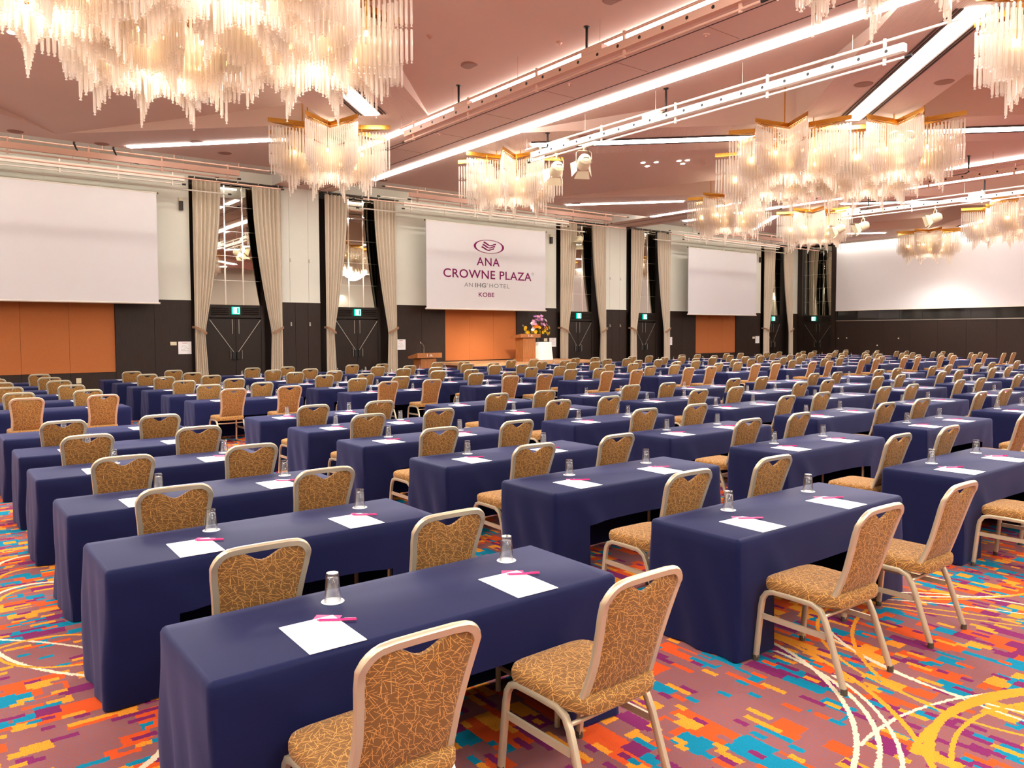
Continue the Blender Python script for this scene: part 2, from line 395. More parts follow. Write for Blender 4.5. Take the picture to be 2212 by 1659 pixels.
# walls
wb = struct(MB().box(XL, XR, YB+.3, YB+.45, 0, 6.8).obj('wall_back', 'wenge2'))
DOORX = [(5.70, 8.37), (9.78, 12.42), (19.76, 22.42), (23.85, 26.42), (33.6, 36.3)]
SEG = [(XL, 5.68), (8.40, 9.66), (12.44, 19.72), (22.44, 23.74), (26.45, 33.55), (36.35, 36.95)]
ORX = {0: (.35, 3.67, .70), 2: (14.43, 17.70, .74), 4: (28.43, 31.52, .74)}
ZW = 2.74
for i, (x0, x1) in enumerate(SEG):
    cuts = [x0] + {1: [8.66, 9.28], 3: [22.72, 23.34]}.get(i, []) + [x1]
    for a, b in zip(cuts[:-1], cuts[1:]):
        MB().box(a+.004, b-.004, YB, YB+.3, ZW+.012, 6.75).obj('upper_panel', 'white_wall', wb)
    MB().box(x0, x1, YB-.012, YB+.3, ZW-.012, ZW+.012).obj('dado_rail', 'white_wall', wb)
    o = ORX.get(i)
    spans = [(x0, x1, 0, ZW-.012)] if not o else [(x0, o[0], 0, ZW-.012), (o[1], x1, 0, ZW-.012), (o[0], o[1], 0, o[2])]
    for (a, b, z0, z1) in spans:
        n = max(1, round((b-a)/1.15))
        if i in (1, 3): n = 3
        for k in range(n):
            MB().box(a+(b-a)*k/n+.004, a+(b-a)*(k+1)/n-.004, YB, YB+.3, z0, z1).obj('wainscot_panel', 'wenge', wb)
    if o:
        for k in range(3):
            a = o[0]+(o[1]-o[0])*k/3; b = o[0]+(o[1]-o[0])*(k+1)/3
            MB().box(a+.003, b-.003, YB+.05, YB+.3, o[2]+.01, ZW-.012).obj('fabric_panel', 'orange', wb)
wr = struct(MB().box(XR+.12, XR+.3, YF, YB+.4, 0, 6.8).obj('wall_right', 'wenge2'))
yr = [18.84-1.25*k for k in range(24)]
for a, b in zip(yr[1:], yr[:-1]):
    MB().box(XR, XR+.12, a+.004, b-.004, 0, 2.36).obj('wainscot_panel', 'wenge', wr)
MB().box(XR-.14, XR+.12, 18.84, 19.06, 0, 6.6).obj('pillar', 'wenge2', wr)
MB().box(XR-.14, XR+.12, 20.72, 20.98, 0, 6.6).obj('pillar', 'wenge2', wr)
MB().box(XR-.02, XR+.12, YF, 18.84, 6.2, 6.8).obj('upper_panel', 'white_wall', wr)
struct(MB().box(XL-.3, XL, YF, YB+.4, 0, 6.8).obj('wall_left', 'white_wall'))
wf = struct(MB().box(XL, XR, YF-.3, YF, 0, 6.8).obj('wall_front', 'white_wall'))
for k in range(16): MB().box(XL+2.6*k+.01, XL+2.6*(k+1)-.01, YF, YF+.04, 0, ZW).obj('wainscot_panel', 'wenge', wf)
# window band and wide screen on the right wall
wi = struct(link('window_1', None, None, (XR, 0, 0)))
MB().box(-.03, .1, 9, 18.84, 2.30, 2.335).obj('sill', 'steel', wi)
MB().box(-.02, .1, 18.79, 18.84, 2.33, 2.85).obj('jamb', 'darkmetal', wi)
for k in range(9):
    y1 = 18.78-1.06*k
    MB().box(.03, .05, y1-1.05, y1, 2.34, 2.85).obj('pane', 'smoked', wi)
    MB().box(.02, .06, y1-1.062, y1-1.048, 2.34, 2.85).obj('mullion', 'darkmetal', wi)
t = thing('wide_screen', 'very wide white projection screen covering the right hand wall', 'screen', (XR-.08, 0, 0))
MB().box(-.02, .02, -6, 18.82, 2.86, 6.2).obj('screen_fabric', 'screen', t)
MB().box(-.035, .03, -6, 18.82, 2.82, 2.87).obj('bottom_bar', 'white_metal', t)
for k, (y, z) in enumerate(((18.71,1.42),(18.26,1.44),(16.67,1.08),(15.63,1.43))):
    MB().lathe([(0,0),(.035,0),(.03,.02),(0,.022)], 10).obj('wall_button', 'ivory', wr, loc=(XR, y, z)).rotation_euler = (0, -PI/2, 0)
# ------------------------------------------------------------------ doors, mirrors, exit signs, curtains
DOORC = [(7.0, .78), (11.03, .77), (21.05, .77), (25.04, .75), (34.85, .68)]
def door(i, cx, hw, loc, rotz=0):
    d = struct(link('door_%d' % (i+1), None, None, loc, rotz))
    for s in (-1, 1):
        x0, x1 = (-hw, -.006) if s < 0 else (.006, hw)
        lf = MB().box(x0, x1, 0, .06, .02, 2.2).obj('door_leaf', 'wenge2', d)
        MB().obox((s*(hw-.02), -.004, 2.17), (s*.07, -.004, 1.2), (0,-1,0), .014, .012).obj('inlay_strip', 'steel', lf)
        MB().box(min(s*.02, s*.13), max(s*.02, s*.13), -.05, .0, .98, 1.2).obj('lock_plate', 'black', lf)
        MB().tube([(s*.17, 0, 1.26), (s*.17, -.05, 1.24), (s*.17, -.05, .99), (s*.17, 0, .97)], .009, 6).obj('handle', 'steel', lf)
        MB().box(s*.1-.006, s*.1+.006, -.006, .0, 1.75, 2.19).obj('edge_strip', 'steel', lf)
    MB().box(-hw-.1, -hw, -.02, .1, 0, 2.62).obj('door_jamb', 'wenge2', d); MB().box(hw, hw+.1, -.02, .1, 0, 2.62).obj('door_jamb', 'wenge2', d)
    hd = MB().box(-hw, hw, .0, .1, 2.24, 2.6).obj('header', 'wenge2', d)
    for s in (-1, 1):
        for k in range(4):
            MB().obox((s*.2, -.015, 2.34+.06*k), (s*(hw-.06), -.015, 2.34+.06*k), (0,-.5,1), .03, .018).obj('vent_slat', 'darkmetal', hd)
    MB().box(-hw, hw, -.03, .06, 2.59, 2.62).obj('transom', 'darkmetal', d)
    return d
def exit_sign(label, loc, rotz=0):
    t = thing('exit_sign', label, 'sign', loc, rotz, 'lit exit signs over the doors')
    MB().box(-.115, .115, -.04, .03, -.115, .115).obj('case', 'exit_green', t)
    f = MB().box(-.095, .095, -.045, -.04, -.095, .095).obj('lit_face', 'exit_white', t)
    q = MB()   # running figure in a doorway
    q.box(.02, .08, -.049, -.045, -.08, .08)
    q.lathe([(0,-.002),(.014,-.002),(.014,.002),(0,.002)], 8, (-.03, -.047, .05))
    for a, b in (((-.03,.035),(-.035,-.01)),((-.033,.025),(-.065,.005)),((-.033,.028),(-.0,.01)),((-.035,-.01),(-.005,-.04)),((-.005,-.04),(-.01,-.075)),((-.035,-.01),(-.07,-.05))):
        q.obox((a[0],-.047,a[1]), (b[0],-.047,b[1]), (0,-1,0), .013, .004)
    q.obj('running_figure', 'exit_green', f)
    return t
def mirror_wall(label, hw, loc, rotz=0, z0=2.62, z1=6.3):
    t = thing('mirror', label, 'mirror', loc, rotz, 'gridded mirrors above the doors')
    rows, cols = 5, 3
    hgt = (z1-z0)/rows; wd = 2*hw/cols
    for r in range(rows):
        for c in range(cols):
            p = MB().box(-wd/2+.006, wd/2-.006, -.004, .004, -hgt/2+.005, hgt/2-.005).obj('pane', 'mirror', t, loc=(-hw+wd*(c+.5), 0, z0+hgt*(r+.5)))
            p.rotation_euler = (R.uniform(-.004, .004), 0, R.uniform(-.004, .004))
    for c in range(1, cols):
        MB().box(-hw+wd*c-.02, -hw+wd*c+.02, -.012, .002, z0, z1).obj('chrome_strip', 'chrome', t)
    for r in range(1, rows):
        MB().box(-hw, hw, -.008, .002, z0+hgt*r-.006, z0+hgt*r+.006).obj('cross_strip', 'steel', t)
    return t
DN = ['leftmost double door', 'second double door from left', 'door just right of the stage', 'fourth double door from left', 'rightmost door on the screen wall']
for i, (cx, hw) in enumerate(DOORC):
    door(i, cx, hw, (cx, YB+.16, 0))
    exit_sign('glowing green exit sign over the ' + DN[i], (cx, YB+.12, 2.45))
    mirror_wall('tall gridded mirror above the ' + DN[i], hw+.02, (cx, YB+.2, 0))
door(5, 19.89, .8, (XR+.06, 19.89, 0), -PI/2)
exit_sign('dim green exit sign on the right wall door near the corner', (XR+.0, 20.1, 2.45), -PI/2)
mirror_wall('gridded mirror over the door on the right hand wall', .82, (XR+.03, 19.89, 0), -PI/2, 2.62, 6.2)

def curtain(label, xo, xi, xt, xb, z_top=6.2):
    """xo outer edge (straight), xi inner edge at the top, xt inner edge at the tie, xb at the hem"""
    t = thing('curtain', label, 'curtain', (xo, YB-.14, 0), 0, 'tied back curtains of the doorways')
    wt, wn, wbm = xi-xo, xt-xo, xb-xo
    zt = 1.83; NU, NV = 64, 22; vs = []; fs = []
    ph = R.uniform(0, 6); nf = 6.5
    for j in range(NV+1):
        z = z_top + (0.03-z_top)*j/NV
        if z > zt:
            q = (z_top-z)/(z_top-zt); wdt = wt + (wn-wt)*(q**1.7); amp = .07*(1-.45*q)
        else:
            q = (zt-z)/zt; wdt = wn + (wbm-wn)*min(1, q*1.5); amp = .04+.02*q
        for i in range(NU+1):
            u = i/NU
            uu = u + .012*math.sin(5*u*PI+ph)
            vs.append((wdt*u + (.03*math.sin(PI*u)*q*(1 if wt > 0 else -1) if z > zt else 0),
                       -amp*math.cos(2*PI*nf*uu+ph) - .025*math.sin(9*u+ph), z))
    for j in range(NV):
        for i in range(NU): a = j*(NU+1)+i; fs.append((a, a+1, a+NU+2, a+NU+1))
    MB().add(vs, fs).obj('drape', 'curtain', t, smooth=True)
    sg = 1 if wt > 0 else -1
    pts = []
    for k in range(13):
        f = k/12; pts.append((-.03*sg + (wn+.05*sg)*f, -.12 + .05*abs(2*f-1)**3 if f > .06 else 0.1, zt+.12 - .19*f**1.2))
    MB().sweep(pts, [(-.035,-.006),(.035,-.006),(.035,.006),(-.035,.006)], (0,0,1)).obj('tieback', 'tieback', t)
    for k in range(5):
        x = wt*(k+.5)/5
        MB().tube([(x, 0, z_top-.02), (x, 0, z_top+.05)], .008, 5).obj('curtain_hook', 'white_metal', t)
    return t
CUR = [(5.72, 6.56, 6.03, 6.10), (8.35, 7.48, 8.02, 7.98), (9.80, 10.62, 10.09, 10.15), (12.40, 11.53, 12.04, 12.0),
       (19.80, 20.70, 20.22, 20.2), (22.40, 21.57, 22.1, 22.05), (23.87, 24.68, 24.2, 24.22), (26.40, 25.60, 26.05, 26.07), (33.62, 34.54, 34.07, 34.08), (36.25, 35.37, 35.95, 35.97)]
for k, c in enumerate(CUR):
    curtain('beige curtain tied back on the %s side of the %s' % ('left' if k % 2 == 0 else 'right', DN[k//2]), *c)
for k, (x0, x1) in enumerate(DOORX):
    MB().box(x0-.03, x1+.03, YB, YB+.3, 6.3, 6.75).obj('lintel', 'white_wall', wb)
    t = tag(MB().box(x0-.05, x1+.05, YB-.17, YB-.13, 6.24, 6.275).obj('curtain_rail', 'darkmetal'), 'dark curtain rail above the ' + DN[k], 'rail', 'curtain rails')
    for q in range(5):
        MB().box(x0+.1+(x1-x0-.2)*q/4-.012, x0+.1+(x1-x0-.2)*q/4+.012, YB-.18, YB, 6.23, 6.30).obj('bracket', 'white_metal', t)
# hooks, papers, switches on the screen wall
for k, x in enumerate((8.68, 9.30, 22.74, 23.36)):
    for z in (4.05, 2.05):
        t = thing('wall_hook', 'small metal hook %s joint, narrow wall between %s doors, %s' % ('left' if k % 2 == 0 else 'right', 'left hand' if k < 2 else 'right hand', 'on white' if z > 3 else 'on dark wood'), 'hook', (x, YB, z))
        MB().box(-.02, .02, -.012, 0, -.06, .06).obj('plate', 'steel', t)
        MB().tube([(0,-.01,.02),(0,-.05,.0),(0,-.06,-.04),(.0,-.04,-.06)], .009, 5).obj('prong', 'steel', t)
def wall_paper(label, x, z, wd, hg):
    t = thing('wall_notice', label, 'notice', (x, YB-.004, z))
    MB().box(-wd/2, wd/2, -.004, .003, -hg/2, hg/2).obj('sheet', 'paper', t)
    MB().box(-.07, .07, -.006, -.004, hg*.36, hg*.40).obj('title_line', 'map_red', t)
    q = MB()
    for a, b in (((-.1,.02),(-.04,.06)),((-.04,.06),(.03,.05)),((.03,.05),(.05,-.01)),((-.1,-.08),(.1,-.08)),((-.08,-.08),(-.08,-.02)),((.05,-.01),(.11,-.03)),((-.02,.0),(.03,-.03)),((-.06,-.05),(.0,-.055))):
        q.obox((a[0]*wd/.36,-.005,a[1]*hg/.36), (b[0]*wd/.36,-.005,b[1]*hg/.36), (0,-1,0), .008, .002)
    q.obj('plan_lines', 'map_ink', t)
wall_paper('white evacuation plan left of the leftmost curtain', 5.48, 1.35, .36, .36)
wall_paper('white evacuation plan beside the second door, left of the small lectern', 12.6, 1.36, .36, .36)
wall_paper('white evacuation plan behind the flower table', 19.53, 1.37, .36, .35)
wall_paper('white evacuation plan right of the fourth door', 26.58, 1.36, .33, .36)
wall_paper('white evacuation plan left of the rightmost door', 33.3, 1.37, .33, .36)
def switch(label, x, z, wd, hg, cat='switch', name='light_switch'):
    t = thing(name, label, cat, (x, YB-.002, z))
    MB().box(-wd/2, wd/2, -.012, 0, -hg/2, hg/2).obj('face_plate', 'ivory', t)
    for k in (-1, 1): MB().box(k*wd*.23-wd*.16, k*wd*.23+wd*.16, -.017, -.012, -hg*.32, hg*.32).obj('rocker', 'ivory', t)
switch('double ivory light switch left of the evacuation plan', 5.17, 1.475, .17, .1)
switch('ivory light switch behind the flower arrangement', 19.15, 1.47, .17, .12)
switch('small ivory switch left of the rightmost evacuation plan', 32.98, 1.47, .2, .1)
switch('ivory wall socket below the left orange panel', 2.75, .5, .12, .14, 'socket', 'wall_socket')
switch('brass coloured socket at the far left skirting', 1.33, .46, .1, .06, 'socket', 'wall_socket')
for k, x in enumerate((5.45, 19.42, 33.42)):
    t = thing('wall_sensor', 'small dark grey sensor box on the white wall %s' % ('left of the leftmost curtain', 'right of the lettered screen', 'right of the small right screen')[k], 'sensor', (x, YB, 5.45))
    MB().box(-.05, .05, -.09, 0, -.16, .1).obj('housing', 'darkmetal', t); MB().box(-.05, .05, -.05, 0, .1, .2).obj('mount', 'ivory', t)
# ------------------------------------------------------------------ hanging projection screens
def proj_screen(label, x0, x1, y=20.4, z0=2.58, z1=5.63):
    t = thing('projection_screen', label, 'screen', ((x0+x1)/2, y, 0))
    h = (x1-x0)/2
    MB().box(-h, h, -.012, .012, z0+.04, z1-.03).obj('screen_fabric', 'screen', t)
    MB().sweep([(-h-.04,0,z0+.02),(h+.04,0,z0+.02)], [(.028*math.cos(a*PI/4), .028*math.sin(a*PI/4)) for a in range(8)]).obj('bottom_bar', 'white_metal', t)
    MB().sweep([(-h-.03,0,z1-.015),(h+.03,0,z1-.015)], [(.02*math.cos(a*PI/4), .02*math.sin(a*PI/4)) for a in range(8)]).obj('top_bar', 'white_metal', t)
    for s in (-1, 1): MB().box(s*(h+.04)-.012, s*(h+.04)+.012, -.02, .02, z1-.04, z1+.01).obj('end_cap', 'darkmetal', t)
    for k in range(5):
        x = -h+.1+(2*h-.2)*k/4
        MB().tube([(x,0,z1),(x,0,z1+.07)], .006, 5).add([(x-.04,0,z1+.01),(x+.04,0,z1+.01),(x,0,z1+.06)], [(0,1,2)]).obj('hanger', 'white_metal', t)
        MB().tube([(x,0,z1+.06),(x,0,6.62)], .0025, 4).obj('suspension_wire', 'white_metal', t)
    return t
proj_screen('large blank white projection screen hanging at far left above orange panel', -.65, 4.66)
scr = proj_screen('white projection screen lettered with the hotel name above the stage', 13.22, 18.55, 20.3)
proj_screen('small looking blank white projection screen hanging on the right', 27.0, 32.14, 20.3, 2.55, 5.59)
def text(name, body, mat, x0, x1, zb, cap, parent, bold=0.0, spacing=1.0):
    cu = bpy.data.curves.new(name, 'FONT'); cu.body = body; cu.size = 1; cu.offset = bold; cu.extrude = .0; cu.space_character = spacing
    cu.resolution_u = 4
    o = bpy.data.objects.new('tmp', cu); COL.objects.link(o)
    dg = bpy.context.evaluated_depsgraph_get(); me = bpy.data.meshes.new_from_object(o.evaluated_get(dg))
    bpy.data.objects.remove(o)
    xs = [v.co.x for v in me.vertices]; capv = max(v.co.y for v in me.vertices)
    mx, mn = max(xs), min(xs)
    # capital height from a flat letter
    for v in me.vertices:
        X = x0 + (v.co.x-mn)/(mx-mn)*(x1-x0); Z = zb + v.co.y/.729*cap
        v.co = (X - parent.location.x, -.016, Z)
    me.name = name; me.materials.clear(); me.materials.append(M[mat])
    return link(name, me, parent)
text('lettering_ana', 'ANA', 'logo', 15.32, 16.35, 4.185, .30, scr, .012, 1.12)
text('lettering_name', 'CROWNE PLAZA', 'logo', 13.90, 17.85, 3.715, .31, scr, .012, 1.06)
text('registered_mark', '®', 'logo_grey', 17.86, 17.97, 3.93, .10, scr)
text('lettering_small', 'AN', 'logo_grey', 14.78, 15.14, 3.40, .155, scr, 0, 1.1)
text('lettering_small', 'IHG', 'logo_grey', 15.24, 15.73, 3.40, .155, scr, .03, 1.08)
text('registered_mark', '®', 'logo_grey', 15.76, 15.82, 3.50, .06, scr)
text('lettering_small', 'HOTEL', 'logo_grey', 15.88, 16.80, 3.40, .155, scr, 0, 1.1)
text('lettering_city', 'KOBE', 'logo', 15.40, 16.10, 3.06, .16, scr, .012, 1.05)
def logo():
    ox, oz = 15.875-scr.location.x, 4.875; y = -.016
    q = MB(); n = 64; vs = []
    for k in range(n):
        a = 2*PI*k/n; tx = .075*abs(math.cos(a))**1.6+.022
        vs.append((ox+.68*math.cos(a), y, oz+.245*math.sin(a))); vs.append((ox+(.68-tx)*math.cos(a), y, oz+(.245-.022)*math.sin(a)))
    q.add(vs, [(2*k, 2*((k+1) % n), 2*((k+1) % n)+1, 2*k+1) for k in range(n)])
    q.obj('logo_ring', 'logo', scr)
    for r in range(3):
        q = MB(); vs = []; m = 28; base = oz + .095 - .085*r; sh = -.045*r
        for k in range(m+1):
            u = k/m; x = ox-.24+sh+.53*u + .02
            zc = base + .045*math.cos(2*PI*(u*1.0)) *(1-.25*u) - .03*u
            th = .052*(1 - .45*math.exp(-((u-.47)/.10)**2))
            nx = 0 if k else 0
            vs += [(x+.012, y, zc+th/2), (x-.012, y, zc-th/2)]
        vs[0] = (vs[0][0]-.03, y, vs[0][2]+.012); vs[1] = (vs[1][0]-.02, y, vs[1][2]+.004)
        q.add(vs, [(2*k, 2*k+1, 2*k+3, 2*k+2) for k in range(m)])
        q.obj('logo_wave', 'logo', scr)
logo()
# ------------------------------------------------------------------ strip lights in the ceiling
def strip(label, a, b, wd, rails=True, z=ZC, group='ceiling strip lights'):
    a, b = Vector(a), Vector(b); c = (a+b)/2; L = (b-a).length; ang = math.atan2((b-a).y, (b-a).x)
    t = thing('strip_light', label, 'light', (c.x, c.y, z), ang, group)
    MB().box(-L/2, L/2, -wd/2, wd/2, -.03, -.003).obj('diffuser', 'strip', t)
    if rails:
        for s in (-1, 1):
            MB().box(-L/2, L/2, s*(wd/2+.07)-.02, s*(wd/2+.07)+.02, -.02, -.003).obj('air_slot', 'groove', t)
            MB().box(-L/2, L/2, s*(wd/2+.14)-.012, s*(wd/2+.14)+.012, -.02, -.003).obj('air_slot', 'groove', t)
    return t
BAY = ['left bay', 'middle bay', 'right bay']
for i, xc in enumerate(XC):
    for j, yc in enumerate(YC):
        for sx, sy, nm in ((-1,1,'far left'), (1,1,'far right'), (-1,-1,'near left'), (1,-1,'near right')):
            r0, r1 = .9, 4.95
            strip('diagonal strip light, %s arm of the %s %s' % (nm, 'front' if j == 0 else 'rear', BAY[i]), (xc+sx*r0, yc+sy*r0), (xc+sx*r1, yc+sy*r1), .30)
    yc = 19.5
    for sx, nm in ((-1, 'left'), (1, 'right')):
        strip('thin strip light running from cove to %s side chandelier, %s' % (nm, BAY[i]), (xc+sx*1.55, yc-1.3), (xc+sx*4.3, yc-4.3), .16, False)
for x, nm in ((XC[0]-H+.1, 'left edge of the left bay'), (XC[0]+H-.04, 'left edge of the first ceiling beam'), (XC[1]-H+.1, 'right edge of the first ceiling beam'), (XC[1]+H-.04, 'left edge of the second ceiling beam'), (XC[2]-H+.1, 'right edge of the second ceiling beam')):
    thin = 'left edge of the first' in nm or 'left edge of the second' in nm
    strip('long straight strip light along the ' + nm, (x, -9), (x, 18.3), .15 if thin else .24, False)
t = thing('cove_light', 'long cove light washing the top of the wide screen', 'light', (XR-.25, 4, 6.27))
MB().box(-.06, .06, -14, 14.8, -.02, .02).obj('diffuser', 'cove', t); MB().box(-.12, -.08, -14, 14.8, -.06, .03).obj('lip', 'white_metal', t)
for i, xc in enumerate(XC):
    t = thing('cove_light', 'hidden cove light in the white ceiling cove of the ' + BAY[i], 'light', (xc, 18.85, 6.53), 0, 'cove lights by the screen wall')
    MB().box(-5.9, 5.9, -.03, .03, -.02, .02).obj('diffuser', 'cove', t)
    MB().box(-5.9, 5.9, -.06, .06, .02, .04).obj('lamp_tray', 'white_metal', t)
# downlights, speakers, sprinklers
def zcoff(x, y):
    for xc in XC:
        dx, dy = x-xc, y-YC[0]
        if abs(dx) <= H:
            u = (y-(YC[0]+A))/(2*H-2*A)
            if 0 <= u <= 1 and abs(dx) < (H-A)*(1-abs(2*u-1)):
                ym = YC[0]+H; e = H-A
                # planes through S1, E1, N1
                cen = ZC+.95*(1-u)
                edge = ZC+.5
                return cen + (edge-(ZC+.475))*abs(dx)/e
            for s in (-1, 1):
                d = H - s*dx
                if 0 <= d <= H-A and abs(dy) < (H-A)-d: return ZC + .78*d/(H-A)
            v = ((YC[0]-A)-y)/(2*H-2*A)
            if 0 <= v <= 1 and abs(dx) < (H-A)*(1-abs(2*v-1)): return ZC+.95-.35*v
    return ZC
for k, (x, y) in enumerate(((7.2,8.92),(7.27,5.45),(4.76,16.77),(19.7,9.86),(14.28,4.0),(13.23,4.96),(11.74,10.8),(10.43,18.2),(17.86,17.8),(1.23,18.2),(2.98,18.3),(4.92,11.71),(5.62,17.5))):
    z = zcoff(x, y)
    nm = ['left bay beside the pipe batten','left bay at the very top','left bay under the long dark fascia','middle bay right of the largest chandelier','middle bay beside the bright diagonal strip','middle bay on the ribbed arm','middle bay by its left batten','middle bay near the white cove','middle bay close to the far thin strip','far left edge by the cove','far left behind the black stem','left bay behind the big chandelier','left bay below the thin strip'][k]
    tag(MB().lathe([(0,-.012),(.15,-.012),(.17,0),(.17,.02)], 20).obj('ceiling_speaker', 'speaker', loc=(x, y, z)), 'round ceiling speaker in the ' + nm, 'speaker', 'round ceiling speakers')
def downs(nm, pts):
    for k, (x, y) in enumerate(pts):
        t = tag(MB().lathe([(0,-.01),(.065,-.01),(.075,.02)], 14).obj('downlight', 'down', loc=(x, y, zcoff(x, y)+.002)), 'small bright downlight, %s of the cluster %s' % (ORD[k], nm), 'light', 'small recessed downlights')
downs('at the far left behind the big chandelier', [(.57,12.64),(.75,13.09),(.3,12.9)])
downs('by the two stage lights', [(13.2,12.75),(13.05,12.55),(14.9,12.7),(14.75,12.45)])
downs('further right in the middle bay', [(16.5,13.4),(16.85,13.2),(16.9,13.6),(17.4,12.8),(17.6,12.65),(17.75,12.95)])
downs('under the large left chandelier', [(2.9,10.9),(3.1,11.2),(3.6,11.0)])
for k, (x, y) in enumerate(((6.16,8.59),(4.4,13.9),(7.6,7.0),(12.6,7.6),(14.5,3.2),(18.3,12.6),(8.9,8.2),(8.9,12.6),(9.0,5.2),(13.6,15.4))):
    t = tag(MB().lathe([(0,-.05),(.02,-.05),(.025,-.02),(.05,-.015),(.055,0),(.055,.03)], 12).obj('ceiling_sprinkler', 'pink_metal', loc=(x, y, zcoff(x, y))), 'small pink ceiling sprinkler, ' + ['left bay by the pipes','left bay near the crease','left bay close to the first beam','middle bay by the left batten','middle bay on the ribbed arm','middle bay by the downlight cluster','middle of first beam','far end of first beam','near end of first beam','middle bay far recess'][k], 'sprinkler', 'ceiling sprinklers')
# ------------------------------------------------------------------ chandeliers
RS, RN = 1.36, .50
def down_lamp(x, y):  # unseen spot added to strengthen downward light, not a chandelier fitting
    lamp('added_down_spot', 'SPOT', (x, y, 4.62), DOWN_W, (1, .95, .88), spot_size=math.radians(158), spot_blend=.8, shadow_soft_size=.35)
def star(Rt, Rn, n=8):
    return [((Rt if k % 2 == 0 else Rn)*math.cos(PI*k/n), (Rt if k % 2 == 0 else Rn)*math.sin(PI*k/n)) for k in range(2*n)]
ROD_R = .019
_rods = {}
def rod_mesh(L):
    q = round(L/.04)*.04
    if q not in _rods:
        m = MB(); n = 6
        m.lathe([(.006,0),(ROD_R,-.012),(ROD_R,-q+.05),(.011,-q+.036),(.006,-q+.03),(.006,-q+.022),(.016,-q+.016),(.016,-q+.006),(.004,-q)], n)
        _rods[q] = m
    return q, _rods[q]
TIERS = [  # tip radius, notch radius, top z, tip bottom z, notch bottom z
    (1.33, .50, 6.06, 5.70, 5.62), (1.33, .50, 5.68, 5.24, 5.12), (1.10, .43, 5.62, 5.06, 5.12),
    (.92, .37, 5.50, 4.74, 5.16), (.58, .26, 5.36, 4.98, 5.05)]
def rods_for(centers, seed):
    rr = random.Random(seed); out = []
    for ci, (cx, cyy) in enumerate(centers):
        for ti, (rt, rn, zt, ztip, znot) in enumerate(TIERS):
            pts = star(rt, rn)
            for k in range(16):
                a, b = pts[k], pts[(k+1) % 16]
                d = math.hypot(b[0]-a[0], b[1]-a[1]); n = max(2, round(d/.066))
                for q in range(n):
                    f = q/n; x = cx+a[0]+(b[0]-a[0])*f; y = cyy+a[1]+(b[1]-a[1])*f
                    tipf = 1-f if k % 2 == 0 else f
                    zb = znot + (ztip-znot)*(tipf**(2.2 if ti == 3 else 1))
                    out.append((x, y, zt+rr.uniform(-.005, .005), zt-zb))
    return out
_rodobj = {}
def chandelier(label, cx, cyy, offs, single=0):
    t = thing('chandelier', label, 'chandelier', (cx, cyy, 6.15), 0, 'crystal rod chandeliers')
    seed = int(cx*10+cyy*100)
    for (ox, oy) in offs:
        # gold star frame: top plate, outer lip, two inner rails
        fr = MB()
        o0 = [(x+ox, y+oy) for x, y in star(RS, RN)]
        for sc, z0, z1 in ((1.0, -.03, .06), (.86, -.035, .0), (.72, -.035, .0)):
            a = [(x*sc+ox, y*sc+oy) for x, y in star(RS, RN)]; b = [(x*(sc-.035)+ox, y*(sc-.035)+oy) for x, y in star(RS, RN)]
            n = 16
            fr.add([(x,y,z0) for x,y in a]+[(x,y,z1) for x,y in a]+[(x,y,z0) for x,y in b]+[(x,y,z1) for x,y in b],
                   [(i,(i+1)%n,n+(i+1)%n,n+i) for i in range(n)]+[(2*n+i,3*n+i,3*n+(i+1)%n,2*n+(i+1)%n) for i in range(n)]+
                   [(i,2*n+i,2*n+(i+1)%n,(i+1)%n) for i in range(n)]+[(n+i,n+(i+1)%n,3*n+(i+1)%n,3*n+i) for i in range(n)])
        f = fr.obj('star_frame', 'gold', t)
        for k in range(6):
            x, y = ox+.6*math.cos(k*PI/3+.3), oy+.6*math.sin(k*PI/3+.3)
            MB().tube([(x, y, .04), (x, y, zcoff(cx+x, cyy+y)-6.15+.01)], .012, 6).obj('hanging_rod', 'gold', t)
        for k in range(14):
            a = 2*PI*k/14 + .2; rr_ = .98 if k % 2 else .62; zz = -.62 if k % 2 else -.82
            x, y = ox+rr_*math.cos(a)*.9, oy+rr_*math.sin(a)*.9
            b = MB().lathe([(0,-.04),(.022,-.025),(.026,0),(.018,.03),(0,.045)], 8).obj('bulb', 'bulb', t, smooth=True, loc=(x, y, zz))
            MB().tube([(0,0,.04),(0,0,-zz)], .006, 4).obj('bulb_stem', 'gold', b)
        lamp('chandelier_lamp', 'POINT', (cx+ox, cyy+oy, 5.32), STAR_W, (1, .90, .78), shadow_soft_size=.75)
        down_lamp(cx+ox, cyy+oy)
    rods = rods_for(offs, seed)
    if len(offs) > 1:  # drop rods that would stand inside a neighbouring star's rods
        rods = [r for i, r in enumerate(rods) if not any(math.hypot(r[0]-o[0], r[1]-o[1]) < .30 for o in offs)]
    cl = co.location
    order = sorted(range(len(rods)), key=lambda i: (rods[i][0]+cx-cl.x)**2+(rods[i][1]+cyy-cl.y)**2 + 3*(rods[i][2]-rods[i][3]-4.7))
    pick = set(order[:single])
    st = MB()
    for i, (x, y, zt, L) in enumerate(rods):
        q, m = rod_mesh(L)
        if i in pick:
            if q not in _rodobj: _rodobj[q] = m.mesh('rod', 'rod', auto=.6)
            link('rod', _rodobj[q], t, (x, y, zt-6.15))
        else: st.add([(v[0]+x, v[1]+y, v[2]+zt-6.15) for v in m.v], m.f)
    so = st.obj('rod_cluster', 'rod', t, auto=.6); so['kind'] = 'stuff'
    return t
LG = [(-1.56,0),(1.56,0),(0,-1.56),(0,1.56)]
CH = 4.57
chandelier('huge rod chandelier at top left, nearest the camera', XC[0], 7.3, LG, 300)
chandelier('huge rod chandelier in the middle bay, right half of picture', XC[1], 7.3, LG, 300)
chandelier('large rod chandelier cut by the right edge of the picture', XC[2], 7.3, LG, 0)
